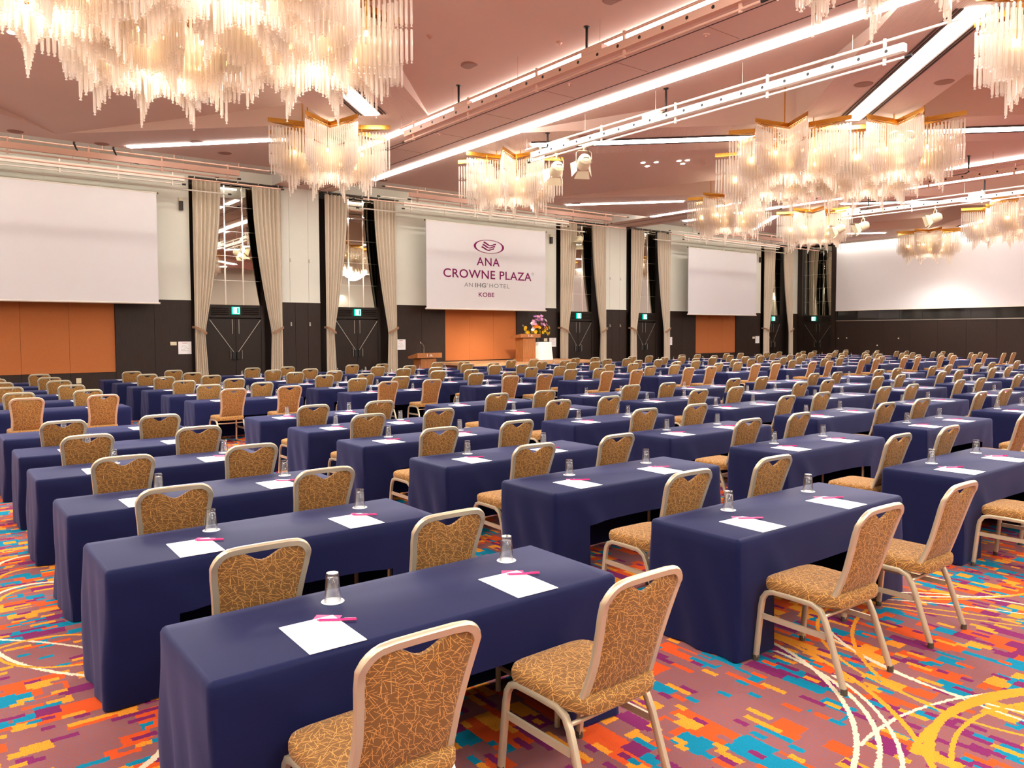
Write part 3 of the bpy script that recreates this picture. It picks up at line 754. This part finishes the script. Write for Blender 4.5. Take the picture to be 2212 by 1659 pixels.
chandelier('single star chandelier hanging left of the first ceiling beam', 6.55, 13.35, [(0,0)], 200)
chandelier('single star chandelier right of the first beam, behind two stage lights', 11.5, 13.35, [(0,0)], 100)
chandelier('star chandelier just below left of the middle bay chandelier', 20.65, 13.4, [(0,0)])
chandelier('star chandelier behind the cluster of stage lights, right of second beam', 25.75, 13.4, [(0,0)])
chandelier('farthest small star chandelier in front of the wide screen', 34.95, 13.4, [(0,0)])
chandelier('star chandelier at the upper right corner of the picture', 11.5, 1.05, [(0,0)])
chandelier('star chandelier of which only rod tips show at the top edge', 6.6, 1.05, [(0,0)])
for xc in XC:      # added spots lighting the near area; no chandeliers built behind the camera
    for dx, dy in LG + [(-4.57, 6.15), (4.57, 6.15)]: down_lamp(xc+dx, -5.1+dy-(12.3 if dy > 3 else 0))
down_lamp(20.7, 1.05); down_lamp(25.8, 1.05); down_lamp(34.9, 1.05); down_lamp(-2.5, 13.35); down_lamp(-2.5, 1.05)  # further added spots where no chandelier is built
# ------------------------------------------------------------------ pipe battens, racks and stage lights
def batten(label, x, y0, y1, z, mat, boxes, stems):
    t = thing('lighting_batten', label, 'batten', (x, 0, z), 0, 'lighting battens')
    MB().box(-.055, .055, y0, y1, -.06, .06).obj('socket_bar', mat, t)
    n = int((y1-y0)/.42)
    for k in range(n):
        y = y0+.25+.42*k
        MB().lathe([(0,-.004),(.022,-.004),(.026,.004)], 8).obj('socket', 'black', t, loc=(-.056, y, 0)).rotation_euler = (0, -PI/2, 0)
    MB().tube([(.0, y0-.75, .17), (.0, y1+.25, .17)], .022, 8).obj('upper_pipe', mat, t)
    MB().tube([(.0, y0-.05, -.14), (.0, y1+.1, -.14)], .02, 8).obj('lower_pipe', mat, t)
    for y in (y0-.05, y1+.1): MB().tube([(0, y-.05, -.14), (0, y+.05, -.14)], .024, 8).obj('pipe_cap', 'black', t)
    for k in range(5):
        y = y0+.3+(y1-y0-.6)*k/4
        MB().box(-.015, .015, y-.02, y+.02, -.18, .21).obj('clamp', mat, t)
        zt = zcoff(x, y)-z
        MB().tube([(0, y+.5, .17), (0, y+.5, zt)], .005, 4).obj('suspension_wire', mat, t)
    for y in boxes: MB().box(-.06, .06, y-.22, y+.22, .06, .14).obj('junction_box', mat, t)
    for y in stems:
        zt = zcoff(x, y)-z
        MB().tube([(.04, y, zt), (.04, y, .12), (.04, y+.1, .08), (.04, y+.4, .07)], .022, 7).obj('cable_stem', 'black', t)
        MB().lathe([(0,0),(.05,0),(.05,.02)], 10).obj('stem_rose', 'black', t, loc=(.04, y, zt-.015))
batten('white socket batten with round holes left in the middle bay', 10.8, 3.05, 11.6, 5.88, 'white_metal', (7.9, 10.6), (7.6, 11.1))
batten('pink batten and pipes just left of the first ceiling beam', 7.5, 3.2, 11.7, 5.88, 'pink_metal', (6.1, 9.6), (6.3, 9.8))
batten('pink batten seen below the middle chandelier by the second beam', 21.6, 3.0, 12.0, 5.88, 'pink_metal', (11.0,), (6.5, 9.5))
batten('white socket batten with round holes at the far right', 25.0, 3.0, 11.9, 5.82, 'white_metal', (7.6, 11.5), (7.4, 11.0))
def rack(label, x0, x1, y, z, mat):
    t = thing('pipe_rack', label, 'pipe rack', (0, y, z), 0, 'pipe racks along the screen wall')
    MB().box(x0+.9, x1-.9, -.05, .05, -.07, .07).obj('socket_bar', mat, t)
    for k, (dz, dx, dy) in enumerate(((.16, 0, 0), (-.15, .9, 0), (-.2, -.5, .5))):
        MB().tube([(x0+dx, dy, dz), (x1-dx, dy, dz)], .02, 6).obj('pipe', mat, t)
        for x in (x0+dx, x1-dx): MB().tube([(x-.05, dy, dz), (x+.05, dy, dz)], .025, 6).obj('pipe_cap', 'black', t)
    for k in range(6):
        x = x0+1.2+(x1-x0-2.4)*k/5
        MB().box(x-.02, x+.02, -.02, .02, -.2, .2).obj('clamp', mat, t)
        MB().tube([(x+.3, 0, .16), (x+.3, 0, (ZC if y < 18.45 else 6.62)-z)], .006, 4).obj('suspension_wire', 'pink_metal', t)
    return t
for i, xc in enumerate(XC):
    ra = rack('pink pipe rack nearest the ceiling edge of the ' + BAY[i], xc-5.4, xc+5.3, 18.8, 6.1, 'pink_metal')
    if i == 0:
        for x in (2.45, 3.3):
            MB().tube([(x,-.95,.3),(x,-.5,.3),(x,-.1,.22),(x+.12,0,-.02),(x+.6,0,-.06)], .025, 7).obj('cable_stem', 'black', ra)
    rack('cream pipe rack close to the screen wall in the ' + BAY[i], xc-4.9, xc+4.2, 20.05, 6.02, 'white_metal')
def stage_light(label, loc, aim, energy=0):
    t = thing('stage_light', label, 'stage light', loc, 0, 'stage lights')
    d = (Vector(aim)-Vector(loc)); d.normalize()
    rz = math.atan2(d.y, d.x)-PI/2; t.rotation_euler[2] = rz
    tilt = math.asin(d.z)
    MB().tube([(0,0,0),(0,0,-.08)], .018, 6).box(-.03,.03,-.02,.02,-.03,.04).obj('clamp', 'ivory', t)
    MB().sweep([(-.17,0,-.33),(-.17,0,-.12),(-.12,0,-.08),(.12,0,-.08),(.17,0,-.12),(.17,0,-.33)], [(-.015,-.004),(.015,-.004),(.015,.004),(-.015,.004)], (0,1,0)).obj('yoke', 'ivory', t)
    b = link('lamp_body', MB().lathe([(0,-.20),(.09,-.19),(.13,-.14),(.145,-.05),(.145,.1),(.125,.12),(.125,.13),(0,.125)], 18).mesh('lamp_body', 'ivory', auto=.5), t, (0,0,-.33))
    b.rotation_euler = (tilt-PI/2, 0, 0); b.rotation_euler = (-(PI/2-tilt), 0, 0)
    MB().lathe([(0,.136),(.11,.134),(.11,.13)], 16).obj('lens', 'down' if energy else 'steel', b)
    MB().tube([(-.05,.03,-.195),(-.05,.03,-.225),(.05,.03,-.225),(.05,.03,-.195)], .008, 5).obj('rear_handle', 'black', b)
    for k in range(4):
        a = k*PI/2
        q = MB(); c, s = math.cos(a), math.sin(a)
        pts = [(-.12,.13,.125),(.12,.13,.125),(.17,.22,.28),(-.17,.22,.28)]
        vs = [(x*c-y*s, x*s+y*c, z) for x, y, z in pts]; vs += [(v[0]*1.02, v[1]*1.02, v[2]+.006) for v in vs]
        q.add(vs, [(0,1,2,3),(7,6,5,4),(0,4,5,1),(1,5,6,2),(2,6,7,3),(3,7,4,0)]).obj('barn_door', 'ivory', b)
    MB().tube([(.05,-.05,-.02),(.1,-.1,-.16),(.16,-.05,-.3),(.05,.03,-.42)], .007, 5).obj('cable', 'black', t)
    if energy:
        l = lamp('stage_spot', 'SPOT', Vector(loc)+Vector((0,0,-.33))+d*.32, energy, (1, .84, .66), spot_size=math.radians(22), spot_blend=.7, shadow_soft_size=.1)
        l.rotation_euler = d.to_track_quat('-Z', 'Y').to_euler()
stage_light('ivory stage light with barn doors, left of the pair on the middle batten', (10.8, 10.75, 5.74), (15.0, 21, .5), SPOT_W)
stage_light('ivory stage light with barn doors, right of the pair on the middle batten', (10.8, 9.85, 5.74), (17.0, 21, .5), SPOT_W)
stage_light('shining stage light, leftmost of three on the far right batten', (25.0, 12.0, 5.68), (17, 19.5, 1.3))
stage_light('shining stage light, middle of three on the far right batten', (25.0, 11.15, 5.68), (17, 19.5, 1.3))
stage_light('shining stage light hanging alone at right on the far batten', (25.0, 8.8, 5.68), (17, 19.5, 1.3))
stage_light('pale stage light hung from the wall rack right of the lettered screen', (20.55, 20.55, 5.79), (17.5, 18.9, 1.0))
# ------------------------------------------------------------------ stage, lecterns, flowers
t = thing('stage', 'low wooden stage with tan top below the lettered screen', 'stage')
MB().box(13.95, 19.74, 18.5, 20.98, .64, .72).obj('stage_deck', 'stage_top', t)
for k in range(5): MB().box(13.97+1.148*k, 13.97+1.148*(k+1)-.01, 18.52, 18.56, 0, .64).obj('front_panel', 'stage_side', t)
MB().box(13.97, 14.0, 18.56, 20.98, 0, .64).obj('side_panel', 'stage_side', t); MB().box(19.69, 19.72, 18.56, 20.98, 0, .64).obj('side_panel', 'stage_side', t)
def lectern(label, loc, micname):
    t = thing('lectern', label, 'lectern', loc)
    MB().box(-.34, .34, -.27, .27, 0, .1).obj('base', 'oak', t)
    MB().box(-.29, .29, -.22, .22, .1, .84).obj('body', 'oak', t)
    MB().box(-.23, .23, -.228, -.22, .16, .78).obj('front_panel', 'oak', t)
    q = MB(); pr = [(-.30,.86),(.30,.83),(.30,.90),(-.30,1.0)]
    q.add([(-.46,y,z) for y,z in pr]+[(.46,y,z) for y,z in pr], [(0,1,2,3),(7,6,5,4),(0,4,5,1),(1,5,6,2),(2,6,7,3),(3,7,4,0)])
    q.obj('sloping_top', 'oak', t)
    p = MB(); p.box(-.1, -.09, -.306, -.30, .89, .97); p.box(-.03, .11, -.306, -.30, .905, .915); p.box(.03, .05, -.306, -.30, .915, .96); p.box(.015, .065, -.306, -.30, .935, .945)
    p.obj('white_emblem', 'paper', t)
    m = MB().lathe([(.03,0),(.03,.015),(.012,.03),(0,.03)], 10).obj('microphone', 'black', t, loc=(-.1, -.1, .97))
    MB().tube([(0,0,.02),(.005,0,.16),(-.01,-.02,.22),(-.07,-.05,.28),(-.15,-.08,.32)], .008, 6).obj('gooseneck', 'steel', m)
    MB().lathe([(0,-.03),(.016,-.02),(.018,.02),(0,.03)], 8).obj('capsule', 'steel', m, loc=(-.17, -.085, .325))
    return t
lectern('wooden lectern with bent microphone on the floor left of the stage', (12.32, 18.95, 0.0), 'a').scale = (1, 1, 1.12)
lectern('wooden lectern with white emblem standing on the stage', (16.85, 19.4, .72), 'b')
t = thing('round_table', 'small table under a white pleated cloth on the stage', 'table', (18.1, 20.1, .72))
vs = []; fs = []; n = 72
for j, (z, rr_) in enumerate(((.68,.30),(.68,.40),(.665,.415),(.4,.44),(.012,.48))):
    for i in range(n):
        a = 2*PI*i/n; amp = (0,0,.006,.02,.028)[j]; r_ = rr_+amp*math.cos(12*a)
        sq = 1/max(abs(math.cos(a)), abs(math.sin(a)))**.5
        vs.append((r_*sq*math.cos(a), r_*sq*math.sin(a)*.85, z))
for j in range(4):
    for i in range(n): fs.append((j*n+i, j*n+(i+1) % n, (j+1)*n+(i+1) % n, (j+1)*n+i))
fs.append(tuple(range(n)))
MB().add(vs, fs).obj('pleated_cloth', 'white_cloth', t, smooth=True)
t = thing('flower_arrangement', 'tall bouquet of purple, white, red and yellow flowers in a dark vase', 'flowers', (17.95, 20.05, 1.405))
MB().lathe([(.0,0),(.10,0),(.09,.05),(.075,.2),(.10,.34),(.11,.36),(.09,.36),(0,.3)], 16).obj('vase', 'black', t, auto=.6)
def flower_mesh(name, mat, n, r, cup):
    q = MB()
    for k in range(n):
        a = 2*PI*k/n; c, s = math.cos(a), math.sin(a); wv = r*.45
        pts = [(0,0,0), (r*.6, wv, cup*.6), (r, 0, cup), (r*.6, -wv, cup*.6), (r*.45, 0, cup*.25)]
        q.add([(x*c-y*s, x*s+y*c, z) for x, y, z in pts], [(0,3,4),(0,4,1),(4,3,2),(4,2,1)])
    q.lathe([(0,.2*cup),(r*.2,.3*cup),(0,.5*cup)], 5)
    return q.mesh(name, mat)
fr = random.Random(3)
FM = {k: flower_mesh('flower', k, 6, .075, .05) for k in ('f_purple','f_pink','f_white','f_red','f_yellow','f_orange')}
pal = []
for k in range(26): pal.append(('f_purple' if fr.random() < .55 else 'f_pink', fr.uniform(-.42,.42), fr.uniform(.62,.98)))
for k in range(24): pal.append((fr.choice(['f_white','f_white','f_white','f_pink']), fr.uniform(-.34,.36), fr.uniform(.42,.85)))
for k in range(9): pal.append(('f_red', fr.uniform(-.12,.34), fr.uniform(.45,.8)))
for k in range(26): pal.append(('f_yellow', fr.uniform(-.55,.55), fr.uniform(.30,.55)))
for k in range(8): pal.append(('f_orange', fr.uniform(-.3,.1), fr.uniform(.42,.6)))
for (mk, x, z) in pal:
    if z > .62: x *= (1.15-z)*1.9
    x = max(-.55, min(.6, x)); y = fr.uniform(-.26, .22)*(1-abs(x))
    f = link('flower', FM[mk], t, (x, y, z)); d = Vector((x, y-.25, z-.4)); f.rotation_euler = d.to_track_quat('Z', 'Y').to_euler()
    MB().tube([(x*.1, y*.1, .3), (x*.6, y*.6, z*.6+.1), (x, y, z)], .004, 3).obj('stem', 'leaf', t)
for k in range(14):
    a = fr.uniform(0, 6.28); q = MB(); L = fr.uniform(.15, .28)
    q.add([(0,0,0),(L*.5,.035,.03),(L,0,-.02),(L*.5,-.035,.03)], [(0,1,2,3)])
    o = q.obj('leaf', 'leaf', t, loc=(.12*math.cos(a), .12*math.sin(a), .36+fr.uniform(0,.15))); o.rotation_euler = (0, -.3, a)
# ------------------------------------------------------------------ banquet chairs (+Y is the way the sitter faces)
def yback(z):   # back frame centre line in the side view
    pts = [(.40,-.135),(.44,-.158),(.57,-.205),(.70,-.243),(.80,-.272),(.905,-.312)]
    for (z0,y0),(z1,y1) in zip(pts[:-1], pts[1:]):
        if z <= z1: return y0+(y1-y0)*(z-z0)/(z1-z0)
    return pts[-1][1]
def xback(z):   # half width of the frame at height z
    pts = [(.40,.178),(.50,.168),(.60,.167),(.70,.176),(.80,.190),(.84,.192)]
    if z <= pts[0][0]: return pts[0][1]
    for (z0,x0),(z1,x1) in zip(pts[:-1], pts[1:]):
        if z <= z1: return x0+(x1-x0)*(z-z0)/(z1-z0)
    return pts[-1][1]
def chair_parts():
    out = []
    # seat cushion
    q = MB(); n = 32; rings = []
    def outline(sc, dz):
        r = []
        for i in range(n):
            a = 2*PI*i/n; c, s = math.cos(a), math.sin(a)
            e = .34
            x = math.copysign(abs(c)**e, c)*.215*sc; y = math.copysign(abs(s)**e, s)*.225*sc
            x *= 1 + .05*y/.225
            r.append((x, y+.015, dz))
        return r
    levels = [(.90,.396),(.985,.398),(1.0,.412),(1.0,.437),(.975,.453),(.90,.461),(.6,.467),(.25,.469)]
    for sc, z in levels: q.v += outline(sc, z)
    for j in range(len(levels)-1):
        for i in range(n): q.f.append((j*n+i, j*n+(i+1) % n, (j+1)*n+(i+1) % n, (j+1)*n+i)); q.mi.append(0)
    q.f.append(tuple(range(n-1,-1,-1))); q.mi.append(0); q.f.append(tuple((len(levels)-1)*n+i for i in range(n))); q.mi.append(0)
    out.append(('seat', q.mesh('seat', 'chair_fabric', auto=1.0)))
    # backrest pad
    q = MB(); NU, NV = 24, 10
    def zlow(u): return .475-.035*(1-u*u)**.5
    def ztop(u):
        x = abs(u)*.184
        zt = .874 if x < .118 else .818+(max(0, .066**2-(x-.118)**2))**.5*.86
        if abs(u) < .5: zt -= .040*(.5+.5*math.cos(u/.5*PI))
        return zt
    for side in (-1, 1):
        for j in range(NV+1):
            for i in range(NU+1):
                u = -1+2*i/NU; zz = zlow(u)+(ztop(u)-zlow(u))*j/NV
                x = u*(xback(zz)-.008)
                edge = (1-u**6)*(1-(2*j/NV-1)**6)
                q.v.append((x, yback(zz) + side*(.009+.014*edge), zz))
    o2 = (NU+1)*(NV+1)
    for j in range(NV):
        for i in range(NU):
            a = j*(NU+1)+i
            q.f += [(a, a+NU+1, a+NU+2, a+1), (o2+a, o2+a+1, o2+a+NU+2, o2+a+NU+1)]; q.mi += [0, 0]
    per = [i for i in range(NU+1)] + [j*(NU+1)+NU for j in range(1, NV+1)] + [NV*(NU+1)+i for i in range(NU-1,-1,-1)] + [j*(NU+1) for j in range(NV-1,0,-1)]
    for a, b in zip(per, per[1:]+per[:1]): q.f.append((a, b, o2+b, o2+a)); q.mi.append(0)
    out.append(('backrest', q.mesh('backrest', 'chair_fabric', auto=1.0)))
    # back frame: up from under the seat, round the top corners, down again
    path = [(.178, -.02, .392), (.178,-.09,.392), (.178,-.125,.402)]
    for z in (.43,.48,.54,.60,.66,.72,.78,.83): path.append((xback(z), yback(z), z))
    for k in range(1, 6):
        a = k*PI/12; r = .07; path.append((.192-r+r*math.cos(a), yback(.83+r*math.sin(a)), .822+r*math.sin(a)))
    path.append((.10, yback(.893), .8925)); 
    full = path + [(0, yback(.895), .8935)] + [(-x, y, z) for x, y, z in reversed(path)]
    prof = [(-.0115,-.012),(-.004,-.016),(.004,-.016),(.0115,-.012),(.0115,.012),(.004,.016),(-.004,.016),(-.0115,.012)]
    q = MB(); q.sweep(full, prof, [(0,1,.35) if i > 2 and i < len(full)-3 else (0,.2,1) for i in range(len(full))])
    out.append(('back_frame', q.mesh('back_frame', 'champagne', auto=.7)))
    lp = [(-.010,-.013),(.010,-.013),(.013,-.006),(.013,.006),(.010,.013),(-.010,.013),(-.013,.006),(-.013,-.006)]
    for s in (-1, 1):
        x = .208*s
        q = MB(); q.sweep([(.216*s,.262,.02),(.210*s,.236,.30),(x,.228,.345),(x,.205,.378),(x,.165,.392),(x,.06,.394)], lp, (1,0,0)); q.cur = 1
        q.lathe([(.017,0),(.017,.03)], 8, (.2165*s,.263,0)); out.append(('leg', q.mesh('leg', ['champagne','foot'], auto=.7)))
        q = MB(); q.sweep([(.218*s,-.240,.02),(.211*s,-.15,.28),(x,-.128,.33),(x,-.105,.37),(x,-.06,.392),(x,.06,.394)], lp, (1,0,0)); q.cur = 1
        q.lathe([(.017,0),(.017,.03)], 8, (.2185*s,-.242,0)); out.append(('leg', q.mesh('leg', ['champagne','foot'], auto=.7)))
        q = MB(); q.sweep([(.2115*s,.240,.25),(.2115*s,-.14,.25)], [(-.014,-.006),(.014,-.006),(.014,.006),(-.014,.006)], (0,0,1))
        out.append(('side_stretcher', q.mesh('side_stretcher', 'champagne')))
    q = MB(); q.tube([(-.208,-.12,.345),(.208,-.12,.345)], .010, 6); q.tube([(-.208,.2,.375),(.208,.2,.375)], .010, 6)
    out.append(('cross_bar', q.mesh('cross_bar', 'champagne', auto=.7)))
    return out
CP = chair_parts()
def join(ms, name):
    bm = bmesh.new(); mats = []
    for me in ms:
        off = len(mats); mats += list(me.materials); st = len(bm.faces); bm.from_mesh(me); bm.faces.ensure_lookup_table()
        for f in bm.faces[st:]: f.material_index += off
    out = bpy.data.meshes.new(name); bm.to_mesh(out); bm.free()
    for m in mats: out.materials.append(m)
    return out
CPF = CP[:3] + [('leg_frame', join([m for n, m in CP[3:]], 'leg_frame'))]
def chair(label, x, y, rz, far):
    t = thing('banquet_chair', label, 'chair', (x, y, 0), rz, 'gold patterned banquet chairs')
    for n, me in (CPF if far else CP): link(n, me, t)
    return t
# ------------------------------------------------------------------ table covers
TL, TW, TH = 1.80, .614, .66
def cover_mesh(seed):
    rr = random.Random(seed); ph = [rr.uniform(0, 6.28) for _ in range(8)]
    r = .022; hx, hy = TL/2, TW/2
    loop = []   # x, y, outward normal, on_front
    def seg(x0, y0, x1, y1, n):
        for k in range(n): loop.append((x0+(x1-x0)*k/n, y0+(y1-y0)*k/n))
    cor = 4
    NX = 30
    seg(-hx+r, -hy, hx-r, -hy, NX)
    def corner(cx, cyy, a0):
        for k in range(cor): a = a0+PI/2*k/cor; loop.append((cx+r*math.cos(a), cyy+r*math.sin(a)))
    corner(hx-r, -hy+r, -PI/2); seg(hx, -hy+r, hx, hy-r, 10); corner(hx-r, hy-r, 0); seg(hx-r, hy, -hx+r, hy, 16); corner(-hx+r, hy-r, PI/2); seg(-hx, hy-r, -hx, -hy+r, 10); corner(-hx+r, -hy+r, PI)
    n = len(loop); q = MB(); vs = []; zs = [.66,.6535,.640,.58,.51,.45,.405,.33,.22,.11,.008]
    for j, z in enumerate(zs):
        for i, (x, y) in enumerate(loop):
            a, b = loop[i-1], loop[(i+1) % n]; tx, ty = b[0]-a[0], b[1]-a[1]; L = math.hypot(tx, ty) or 1; nx, ny = ty/L, -tx/L
            d = (.66-z)
            if j == 0: off = -.014
            elif j == 1: off = -.004
            else:
                wav = math.sin(9*x+ph[0])*.5+math.sin(17*x+ph[1])*.3+math.sin(13*y+ph[2])*.5+math.sin(31*y+ph[3])*.25
                off = .004+.018*d + .012*wav*d*1.3
                # tension folds that start at the top corners of the front
                cxd = min(abs(x+hx), abs(x-hx))
                if ny < -.5: off += .016*math.exp(-((cxd-.15-d*.9)/.05)**2)*min(1, d*6)
                if abs(nx) > .5: off += .010*math.sin(26*y+9*d+ph[4])*min(1, d*2.5)
                if ny < -.5 and abs(x) < .62 and j <= 6: off -= .02*max(0, d-.1)*(1-(x/.62)**2)*2
            zz = z
            if ny < -.5 and j == 6: zz = .418 - .02*(abs(x)/.62 if abs(x) < .62 else 1)**4 - .008
            if j == 6 and ny < -.5 and abs(x) > .6: off += .004
            vs.append((x+nx*off, y+ny*off, zz))
    fs = []
    for j in range(len(zs)-1):
        for i in range(n):
            k = (i+1) % n
            front = loop[i][1] <= -hy+1e-6 and loop[k][1] <= -hy+1e-6
            if front and j >= 6 and abs((loop[i][0]+loop[k][0])/2) < .60: continue
            fs.append((j*n+i, j*n+k, (j+1)*n+k, (j+1)*n+i))
    fs.append(tuple(range(n)))
    return q.add(vs, fs).mesh('table_cover', 'cloth', auto=.9)
COV = [cover_mesh(s) for s in range(6)]
def folding_table(label, x, y):
    t = thing('folding_table', label, 'table', (x, y, 0), 0, 'folding tables under the navy covers')
    MB().box(-.87, .87, -.285, .285, .615, .645).obj('tabletop', 'oak', t)
    for sx in (-1, 1):
        for sy in (-1, 1): MB().tube([(sx*.62, sy*.22, 0), (sx*.62, sy*.22, .615)], .014, 6).obj('leg', 'champagne', t)
        MB().tube([(sx*.62, -.22, .12), (sx*.62, .22, .12)], .011, 6).obj('cross_bar', 'champagne', t)
    MB().box(-.62, .62, -.012, .012, .40, .43).obj('stretcher', 'champagne', t)
# small things on the tables
def glass_mesh():
    q = MB()
    q.lathe([(.0,.117),(.024,.117),(.0265,.112),(.0275,.098),(.034,.004),(.0355,.0),(.0335,.0),(.0255,.094),(.02,.099),(0,.099)], 20)
    return q.mesh('water_glass', 'glass', auto=.8)
GM = glass_mesh()
CM = MB().lathe([(0,0),(.046,0),(.047,.001),(.046,.002),(0,.002)], 24).mesh('coaster', 'coaster')
PM = MB().box(-.107, .107, -.149, .149, 0, .0022).mesh('paper_pad', 'paper')
KM = MB().box(-.05, .05, -.085, .085, 0, .0006).mesh('card', 'pink')
KW = MB().box(-.03, .0, .03, .045, .0006, .0010).mesh('card_emblem', 'paper')
def pen_meshes():
    b = MB().sweep([(-.072,0,.005),(-.060,0,.005),(.058,0,.005),(.068,0,.005)], [(.0048*math.cos(a*PI/4), .0048*math.sin(a*PI/4)) for a in range(8)])
    tip = MB().sweep([(-.072,0,.005),(-.080,0,.005)], [(.003*math.cos(a*PI/3), .003*math.sin(a*PI/3)) for a in range(6)])
    clip = MB().box(.022, .066, -.002, .002, .0095, .0115)
    return [('barrel', b.mesh('barrel', 'pen', auto=.7)), ('tip', tip.mesh('tip', 'pen')), ('clip', clip.mesh('clip', 'pen'))]
PENM = pen_meshes()
SKIP = set()
#SKIPLIST#
YN = [0, 1.48, 2.828, 4.284, 5.634, 7.085]; XN = [0, 2.709, 5.457, 8.218] + [8.218+2.678*k for k in range(1, 10)]
YFR = [10.25, 11.72, 13.24, 14.57, 16.06, 17.56]; XFR = [.05+2.725*k for k in range(13)]
NCOL = [3, 5, 7, 8, 10, 12]
SOFF = [(.43, 1.335), (.34, 1.23), (.31, 1.20)]
jit = random.Random(11)
def put(name, me, label, cat, group, loc, rz=0, key=None):
    if key in SKIP: return None
    return tag(link(name, me, None, loc, rz), label, cat, group)
def seat_setting(where, key, x, y, first):
    # x, y = seat centre on the front edge
    z = TH+.0005
    jx = jit.uniform(-.012, .012); jr = jit.uniform(-.03, .03)
    put('paper_pad', PM, 'white note paper, ' + where, 'paper', 'white note papers on the tables', (x+jx, y+.16, z), jr, 'p'+key)
    if first:
        o = put('card', KM, 'pink card under the paper, ' + where, 'card', 'pink cards under the note papers', (x+jx+.045, y+.255, z-.0004), -.72+jit.uniform(-.06,.06), 'k'+key)
        if o: link('card_emblem', KW, o)
    if 'n'+key not in SKIP:
        t = thing('pen', 'magenta pen on the paper, ' + where, 'pen', (x+jx+.10, y+.235, z+.0024), -.62+jit.uniform(-.07,.07), 'magenta pens')
        for n, me in PENM: link(n, me, t)
    gx, gy = x+.172+jit.uniform(-.012,.012), y+.462+jit.uniform(-.01,.01)
    put('coaster', CM, 'round white coaster, ' + where, 'coaster', 'white coasters', (gx, gy, z), 0, 'c'+key)
    put('water_glass', GM, 'upturned glass tumbler, ' + where, 'glass', 'upturned water glasses', (gx, gy, z+.0022), 0, 'g'+key)
def block(rows, cols_of, XS, far):
    for r, y0 in enumerate(rows):
        for c in range(cols_of(r)):
            tx = XS[c] + jit.uniform(-.012, .012); ty = y0 + jit.uniform(-.008, .008)
            if not far and r == 1 and c == 0: tx -= .02
            row = ORD[r] + (' row beyond the aisle' if far else ' row from camera')
            where = '%s table from left, %s' % (ORD[c], row)
            k = '%s%d.%d' % ('F' if far else 'N', r, c)
            cm = COV[(r*5+c*3) % 6]
            if 'T'+k not in SKIP:
                tag(link('table_cover', cm, None, (tx+TL/2, ty+TW/2, 0)), 'navy table cover, ' + where, 'table cover', 'navy table covers')
            if not far and (r, c) in ((0,0),(0,1),(0,2),(1,0),(1,1),(1,2),(2,1),(2,2)): folding_table('beige framed table beneath the cover, ' + where, tx+TL/2, ty+TW/2)
            gap = (ty - (rows[r-1]+TW)) if r else None
            for s in (0, 1):
                so = SOFF[min(c, 2)][s] if not far else (.42, 1.33)[s]
                seat = ('left', 'right')[s] + ' seat, ' + where
                key = k + 'lr'[s]
                if r == 0: cy_ = ty-.30+jit.uniform(-.02, .02)
                else: cy_ = ty - gap + .245 + .04 + jit.uniform(0, .02)
                if 'C'+key not in SKIP:
                    chair('gold patterned chair, ' + seat, tx+so+jit.uniform(-.012,.012), cy_, jit.uniform(-.035,.035), far and r > 0)
                seat_setting(seat, key, tx+so+.015, ty, not far and r < 4)
block(YN, lambda r: NCOL[r], XN, False)
block(YFR, lambda r: 13, XFR, True)
